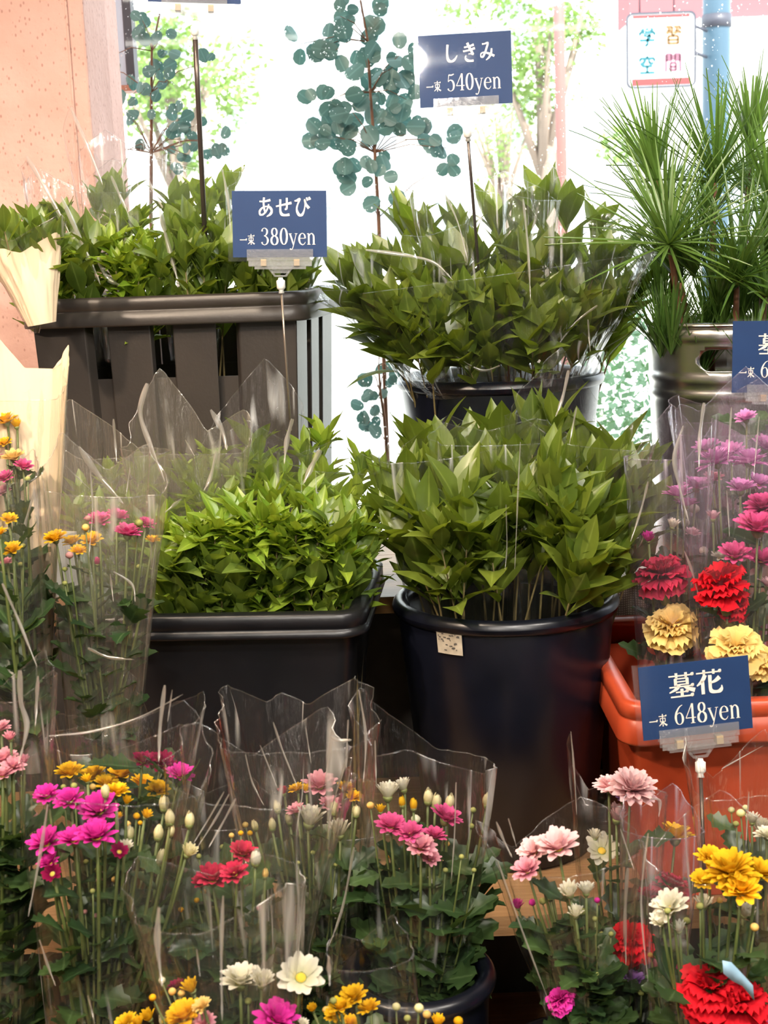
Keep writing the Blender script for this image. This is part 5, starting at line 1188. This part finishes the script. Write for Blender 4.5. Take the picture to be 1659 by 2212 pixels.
bouquet('leafy green bouquet in shadow behind the crimson daisies, few small buds', 1.40, (455, 2200),
        [(430, 1850, 9, 'budgreen', 'k'), (480, 1830, 9, 'budgreen', 'k'), (400, 1880, 9, 'budpink', 'k'), (500, 1870, 9, 'budgreen', 'k'), (520, 1900, 9, 'softyellow', 'k'), (375, 1900, 9, 'budgreen', 'k'), (350, 1890, 8, 'budgreen', 'k'), (545, 1880, 8, 'budgreen', 'k')],
        [dict(pb=(455, 2200), pt=(455, 1760), wb=80, wt=140, flat=.6, peaks=((.6, .04), (.85, .03)), mat='film')], leaves=90, seed=121, group=GH, lz=(.01, .2), lscale=1.1)
bouquet('leafy green bouquet in shadow between the white and the pink daisies, few small buds', 1.42, (770, 2200),
        [(700, 1880, 9, 'budgreen', 'k'), (740, 1860, 9, 'budgreen', 'k'), (780, 1870, 9, 'budpink', 'k'), (660, 1900, 9, 'budgreen', 'k'), (820, 1880, 9, 'budgreen', 'k'), (625, 1900, 9, 'budgreen', 'k'), (860, 1900, 8, 'budgreen', 'k'), (950, 1900, 8, 'budgreen', 'k')],
        [dict(pb=(770, 2200), pt=(750, 1780), wb=80, wt=140, flat=.6, peaks=((.6, .04), (.85, .03)), mat='film')], leaves=90, seed=122, group=GH, lz=(.01, .2), lscale=1.1)
# right-hand front
bouquet('wrapped bouquet with one big pale pink chrysanthemum before the red crate', 1.42, (1345, 2250),
        [(1370, 1692, 54, 'palepink', 'm', -.02), (1318, 1692, 34, 'palepink', 'm', .0), (1336, 1752, 32, 'palepink', 't', .0), (1345, 1725, 16, 'purple', 'd', .03), (1300, 1838, 42, 'white', 'o', .02), (1285, 1800, 20, 'white', 't', .03)],
        [dict(pb=(1345, 2250), pt=(1335, 1720), wb=75, wt=100, flat=.6, peaks=((.52, .075, .12), (.9, .0)), mat='film', pleat=.06)], leaves=34, seed=111, group=GH, lz=(.08, .3))
bouquet('cone-wrapped bouquet of pale pink chrysanthemums and small white flowers over the wooden board', 1.30, (1300, 2330),
        [(1202, 1822, 48, 'palepink', 'd', -.03), (1150, 1835, 34, 'palepink', 'd', -.01), (1136, 1876, 31, 'pink', 'd', -.03), (1228, 1920, 29, 'white', 't', -.04), (1266, 1916, 24, 'white', 't', -.03), (1243, 1966, 24, 'white', 't', -.04), (1192, 1922, 12, 'budgreen', 'k'), (1172, 1947, 12, 'budgreen', 'k'), (1186, 1941, 11, 'budgreen', 'k'), (1206, 1930, 11, 'budgreen', 'k'), (1256, 1970, 15, 'budgreen', 'k'), (1190, 1930, 18, 'white', 't'), (1117, 1952, 18, 'magenta', 't'), (1150, 1950, 12, 'magenta', 'k'), (1208, 2158, 32, 'magenta', 'c', -.03), (1300, 2018, 9, 'budgreen', 'k'), (1320, 2018, 9, 'budgreen', 'k'), (1210, 2042, 8, 'budgreen', 'k'), (1285, 1985, 9, 'budgreen', 'k'), (1290, 2105, 8, 'budgreen', 'k'), (1270, 2115, 8, 'budgreen', 'k'), (1250, 2037, 7, 'budgreen', 'k'), (1218, 2050, 7, 'budgreen', 'k'), (1290, 1945, 10, 'magenta', 'k')],
        [dict(pb=(1290, 2330), pt=(1225, 1850), wb=60, wt=165, flat=.6, peaks=((.52, .05, .12), (.8, .04)), mat='film', pleat=.06)], leaves=120, seed=112, group=GH, lz=(.05, .32), lscale=.8)
bouquet('wrapped bouquet of bright yellow chrysanthemums and red carnations in the lower right corner', 1.24, (1530, 2480),
        [(1575, 1868, 62, 'yellow', 'm', -.03), (1516, 1900, 26, 'yellow', 'd', -.03), (1602, 1918, 44, 'yellow', 'd', -.05), (1645, 1880, 36, 'yellow', 'd', -.03), (1535, 1850, 30, 'yellow', 'd', -.01), (1445, 1955, 40, 'white', 'd', -.03), (1424, 1985, 26, 'white', 't', -.04), (1520, 1945, 26, 'white', 't', -.01), (1612, 1965, 26, 'white', 't', .0), (1442, 1968, 11, 'budgreen', 'k', -.05), (1483, 1990, 13, 'budgreen', 'k'), (1512, 1958, 13, 'budgreen', 'k'), (1630, 2003, 14, 'softyellow', 'k', -.05), (1555, 1945, 10, 'softyellow', 'k'), (1465, 2000, 22, 'white', 't'), (1535, 2135, 72, 'red', 'c', -.04), (1592, 2160, 70, 'red', 'c', -.05), (1482, 2095, 26, 'hotpink', 'd'), (1424, 2082, 22, 'pink', 't'), (1645, 2085, 28, 'hotpink', 'd'), (1405, 2063, 9, 'softyellow', 'k'), (1420, 2066, 9, 'softyellow', 'k'), (1518, 2080, 8, 'budgreen', 'k'), (1645, 2205, 30, 'purple', 'd', -.03)],
        [dict(pb=(1530, 2480), pt=(1530, 1870), wb=120, wt=150, flat=.6, peaks=((.5, .03), (.8, .06, .2)), mat='film', pleat=.06)], leaves=80, seed=113, group=GH, lz=(.05, .3))
bouquet('wrapped bouquet with red carnation and purple sprigs, left of the bright yellow one', 1.33, (1390, 2330),
        [(1362, 2030, 50, 'red', 'c', -.0), (1350, 2060, 34, 'red', 'c', .02), (1370, 2115, 26, 'purple', 'd'), (1355, 2112, 20, 'purple', 'd'), (1450, 1915, 46, 'crimson', 'c', .06), (1400, 1930, 24, 'crimson', 'd', .05), (1460, 1800, 40, 'yellow', 'd', .1), (1385, 2145, 10, 'budgreen', 'k')],
        [dict(pb=(1390, 2330), pt=(1430, 1790), wb=60, wt=90, flat=.6, peaks=((.6, .03), (.8, .04)), mat='filmp')], leaves=60, seed=114, group=GH, lz=(.02, .25))
bouquet('wrapped bouquet of small white flowers at the right edge below the red crate', 1.40, (1640, 2200),
        [(1642, 1780, 30, 'white', 't'), (1625, 1765, 20, 'white', 't'), (1600, 1757, 14, 'cream', 'k'), (1580, 1750, 11, 'cream', 'k'), (1655, 1800, 24, 'white', 'd'), (1565, 1768, 10, 'budgreen', 'k'), (1610, 1745, 10, 'cream', 'k'), (1590, 1780, 10, 'budgreen', 'k')],
        [dict(pb=(1640, 2200), pt=(1600, 1700), wb=70, wt=110, flat=.6, peaks=((.55, .06, .14), (.85, .05)), mat='filmw', pleat=.09)], leaves=40, seed=115, group=GH, lz=(.03, .2))
# torn scrap of pale blue paper on the red carnation
sp_c = P(1592, 2108, 1.15)
mb = MB(); mb.quad_grid([[sp_c + V((x * .011, -.004 * abs(x), z * .011 - x * .009)) for x, z in r] for r in (((-1.2, -.5), (-.4, -.7), (.4, -.5), (1.3, -.9)), ((-1.3, .6), (-.5, .9), (.3, .6), (1.2, .3)))])
o = mb.build('paper_scrap', M['bluep']); so = o.modifiers.new('thickness', 'SOLIDIFY'); so.thickness = .0006
tag(o, 'torn scrap of pale blue paper lying on the red carnation in the lower right corner', 'paper')

# ------------------------------------------------------------------ pale strips painting in the light streaks on the wraps
def owner(part):
    return next(o for o in COL.objects if part in o.get('label', ''))


def painted_streaks(part, Y, items):
    root = owner(part); rnd = random.Random(len(part) * 7 + int(Y * 100))
    for w_, pts in items:
        c = catmull([(x, y, 1.0) for x, y in pts], 8 if len(pts) > 2 else 14); n = len(c); rows = []
        yo = rnd.uniform(-.004, .004); tw = rnd.uniform(-.8, .8)
        for i, (x, y, _) in enumerate(c):
            t = i / (n - 1); q = c[min(i + 1, n - 1)]; o = c[max(i - 1, 0)]
            dx, dy = q[0] - o[0], q[1] - o[1]; l = math.hypot(dx, dy) or 1; px, py = -dy / l, dx / l
            hw = w_ * .42 * (.25 + .75 * math.sin(math.pi * min(1, t * 1.15 + .05)) ** .6 if t < .87 else .5 * (1 - t) / .13 + .1) * (1 + .25 * math.sin(t * 11 + tw * 9)); row = []
            for k in range(5):
                s = k / 2 - 1; dep = (1 - s * s) * hw * 1.1 + s * hw * (tw + .5 * math.sin(t * 6 + tw))
                row.append(P(x + px * hw * s, y + py * hw * s, Y + yo - dep / F * Y + .012 * math.sin(t * 3.1)))
            rows.append(row)
        mb = MB(); mb.quad_grid(rows); mb.build('painted_streak', M['fold'], root)


painted_streaks('left end of the tall crate, broad', 2.06, [(11, [(57, 338), (105, 420), (150, 505)]), (8, [(152, 232), (190, 320), (222, 400)]), (11, [(132, 425), (180, 530), (217, 615)])])
painted_streaks('second from the left in the tall crate', 2.06, [(13, [(212, 555), (232, 600), (262, 618)]), (8, [(300, 350), (335, 420), (352, 450)]), (8, [(240, 380), (280, 470)])])
painted_streaks('middle of the tall crate', 2.05, [(13, [(345, 450), (365, 535), (388, 620)]), (7, [(480, 365), (492, 430), (498, 500)])])
painted_streaks('middle leafy bundle in the upper black', 1.975, [(9, [(790, 540), (880, 552), (938, 568), (978, 605)]), (7, [(1130, 430), (1140, 530), (1146, 650)]), (5, [(940, 380), (985, 470), (1010, 560)])])
painted_streaks('right leafy bundle in the upper black', 1.99, [(6, [(1290, 660), (1240, 700), (1195, 760)]), (5, [(1270, 690), (1275, 760)]), (6, [(1080, 790), (1040, 800), (985, 770)])])
painted_streaks('middle leafy bundle in the big black', 1.60, [(4, [(1124, 955), (1118, 1090), (1112, 1230)]), (3, [(1093, 1090), (1095, 1180), (1090, 1240)])])
painted_streaks('right leafy bundle in the big black', 1.62, [(9, [(1228, 800), (1215, 860), (1200, 900)]), (5, [(1245, 880), (1230, 960)])])
painted_streaks('right behind the yellow and pink', 1.66, [(14, [(318, 828), (303, 890), (322, 955), (356, 1040)]), (4, [(281, 1010), (272, 1075)]), (7, [(245, 905), (252, 1000)]), (8, [(392, 1078), (355, 1108)])])
painted_streaks('far left bouquets in the low crate', 1.68, [(15, [(170, 965), (215, 1030), (266, 1088)]), (3, [(145, 1010), (200, 1062)])])
painted_streaks('middle of the low crate', 1.66, [(13, [(455, 885), (480, 930), (490, 972)]), (4, [(400, 950), (420, 985)]), (10, [(468, 975), (455, 1030), (440, 1060)])])
painted_streaks('right end of the low crate', 1.64, [(12, [(632, 905), (620, 950), (614, 1002)]), (15, [(692, 972), (672, 1010), (655, 1045)])])
painted_streaks('yellow and pink chrysanthemums in front', 1.45, [(8, [(190, 1400), (235, 1420), (290, 1425)]), (6, [(245, 1235), (285, 1262), (292, 1300)]), (5, [(238, 1240), (245, 1300)]), (4, [(195, 1015), (200, 1100), (192, 1200)])])
painted_streaks('cream paper at the left edge', 1.55, [(8, [(75, 1060), (55, 1130), (50, 1160)])])
painted_streaks('tall cellophane left of the magenta', 1.22, [(15, [(43, 1448), (45, 1515), (58, 1570), (40, 1650)]), (9, [(82, 1460), (76, 1570)]), (8, [(5, 1260), (40, 1340), (80, 1440)])])
painted_streaks('magenta daisies and cream buds', 1.15, [(8, [(103, 1738), (86, 1850), (61, 1980)]), (10, [(356, 1480), (346, 1570), (343, 1645)]), (3, [(372, 1490), (362, 1560)]), (6, [(85, 2030), (105, 2090), (120, 2130)]), (5, [(105, 1590), (200, 1580), (300, 1550), (395, 1500)])])
painted_streaks('three crimson daisies', 1.17, [(5, [(495, 1715), (465, 1770), (428, 1828)]), (6, [(509, 1725), (480, 1780), (450, 1832)]), (4, [(484, 1710), (450, 1770), (418, 1822)])])
painted_streaks('white flowers and cream buds in the middle', 1.28, [(5, [(590, 1560), (610, 1620), (642, 1700)]), (5, [(752, 1555), (746, 1700)]), (3, [(562, 1610), (600, 1705)]), (12, [(715, 1590), (735, 1600), (760, 1598)]), (4, [(530, 1630), (545, 1690), (570, 1740)]), (3, [(660, 1570), (672, 1650)])])
painted_streaks('tall wrapped bouquet of pink daisies', 1.27, [(4, [(810, 1600), (813, 1700)]), (6, [(775, 1490), (790, 1590), (785, 1690)]), (4, [(985, 1690), (982, 1800), (975, 1900)]), (7, [(765, 1830), (740, 1960), (710, 2045)])])
painted_streaks('low front bouquet of white daisies', 1.0, [(15, [(343, 1960), (340, 2040), (350, 2130)]), (9, [(482, 1935), (478, 2060), (480, 2205)]), (4, [(425, 2050), (432, 2110)]), (4, [(190, 2150), (205, 2212)]), (10, [(710, 2065), (712, 2130)])])
painted_streaks('big pale pink chrysanthemum before', 1.36, [(4, [(1233, 1580), (1240, 1660), (1246, 1760)]), (8, [(1405, 1725), (1425, 1730), (1423, 1765)])])
painted_streaks('cone-wrapped bouquet of pale pink', 1.22, [(7, [(1072, 1775), (1088, 1815), (1106, 1852)]), (4, [(1098, 1768), (1116, 1830)]), (5, [(1075, 1860), (1110, 1960), (1150, 2070), (1200, 2200)])])
painted_streaks('red carnation and purple sprigs', 1.27, [(10, [(1356, 1875), (1350, 1980), (1352, 2085)]), (4, [(1340, 1790), (1370, 1880)])])
painted_streaks('bright yellow chrysanthemums', 1.13, [(5, [(1400, 1800), (1385, 1950), (1400, 2120)])])
painted_streaks('small white flowers at the right edge', 1.33, [(4, [(1618, 1710), (1611, 1830)]), (3, [(1560, 1660), (1650, 1610)])])
painted_streaks('left end of the red crate', 1.58, [(10, [(1476, 920), (1457, 990), (1470, 1060), (1487, 1125)]), (6, [(1400, 1040), (1385, 1100), (1362, 1170)]), (6, [(1478, 1190), (1495, 1235), (1510, 1290)])])
painted_streaks('behind the lower right sign', 1.52, [(10, [(1521, 870), (1512, 940), (1510, 1010)]), (5, [(1580, 880), (1572, 1000)]), (4, [(1640, 900), (1628, 1030)]), (4, [(1570, 1060), (1576, 1160)])])

# ------------------------------------------------------------------ price signs
price_sign('navy price card reading 380 yen in front of the tall crate', P(604, 484, 1.93), R(2), R(-2.2) + R(.3), ['a', 'se', 'bi'], ['3', '8', '0'], P(628, 930, 1.93), dark=False, stick_r=.0016)
price_sign('navy price card reading 540 yen standing high against the window', P(1005, 150, 1.99), R(-6), R(-2.2) + R(2.6), ['shi', 'ki', 'mi'], ['5', '4', '0'], P(1050, 780, 2.12), W=.1275, H=.0965)
price_sign('tilted navy price card reading 648 yen in front of the red crate', P(1503, 1508, 1.47), R(4), R(3.2), ['haka', 'hana'], ['6', '4', '8'], P(1530, 2150, 1.38), W=.124, H=.083)
price_sign('navy price card cut off by the right edge, in front of the metal bucket', P(1684, 770, 1.86), R(3), R(-2.2) + R(.5), ['haka', 'hana'], ['6', '4', '8'], P(1690, 1400, 1.86), H=.095)
s0 = P(417, 45, 2.05)
price_sign('price card on a thick dark stick, only its lower rim showing', P(420, -66, 2.02), R(4), R(-2.2) + R(-1.0), ['a', 'se', 'bi'], ['3', '8', '0'], P(452, 700, 2.12), stick_r=.0038)

# ------------------------------------------------------------------ shop lamps (warm ceiling spots)
lm, lnt, lout = newmat('lamp_glow'); em = N(lnt, 'ShaderNodeEmission', i_0=(1, .72, .45, 1), i_1=18.0); lnt.links.new(em.outputs[0], lout.inputs[0])
WHERE = ['over the pink pillar', 'over the low crate', 'just behind the camera', 'over the red crate side', 'over the middle of the shop', 'over the right of the shop']
for i, (p, wt, cl, rad, aim) in enumerate(SHOP):
    t = thing('ceiling_spot', 'warm round ceiling spot lamp ' + WHERE[i], 'lamp', p, 'shop ceiling spots')
    mb = MB(); mb.lathe([(.07, .08), (.07, -.02), (.06, -.03), (.058, -.02), (.058, .06)], 24, p); mb.build('housing', M['white'], t)
    mb = MB(); mb.lathe([(.056, -.005), (.001, -.005)], 24, p); mb.build('lens', lm, t)
    ld = bpy.data.lights.new('spot', 'SPOT'); ld.energy = wt; ld.color = cl; ld.spot_size = R(95); ld.spot_blend = .7; ld.shadow_soft_size = rad
    lo = bpy.data.objects.new('spot', ld); COL.objects.link(lo); lo.location = V(p) + V((0, 0, -.04))
    aim = V(aim) - lo.location
    lo.rotation_euler = aim.to_track_quat('-Z', 'Y').to_euler()

tm, tnt, tout = newmat('tube_glow'); em = N(tnt, 'ShaderNodeEmission', i_0=(1, .94, .86, 1), i_1=11.0); tnt.links.new(em.outputs[0], tout.inputs[0])
TW = ['nearest the stand at the left', 'nearest the stand at the right', 'mid-shop at the left', 'mid-shop at the right', 'at the back on the left', 'at the back on the right']
for i, (x, y) in enumerate(((-.9, .1), (.7, .1), (-.9, -1.2), (.7, -1.2), (-.9, -2.5), (.7, -2.5))):
    t = thing('added_tube_lamp', 'added unseen warm white ceiling tube lamp ' + TW[i], 'lamp', (x, y, 2.66), 'added ceiling tubes')  # unseen tubes added for streaks on the cellophane and soft fill
    mb = MB(); mb.box((x, y, 2.68), (1.25, .09, .04)); mb.build('housing', M['white'], t, False)
    mb = MB(); mb.tube([(x - .6, y, 2.64), (x + .6, y, 2.64)], .014, 8); mb.build('tube', tm, t)
ck = thing('added_lit_cooler', 'made-up lit cooler added at the back wall to streak the cellophane', 'cooler', (0, -2.75, 0))  # invented rack, added so its upright tubes reflect in the wraps
for x in (-1.6, 1.6): mb = MB(); mb.box((x, -2.7, 1.05), (.05, .55, 2.1)); mb.build('side_panel', M['white'], ck, False)
for z in (.1, .7, 1.3, 2.1): mb = MB(); mb.box((0, -2.7, z), (3.15, .5, .04)); mb.build('shelf', M['white'], ck, False)
for x in (-1.5, -.5, .5, 1.5): mb = MB(); mb.tube([(x, -2.44, .2), (x, -2.44, 2.05)], .014, 8); mb.build('tube', tm, ck)
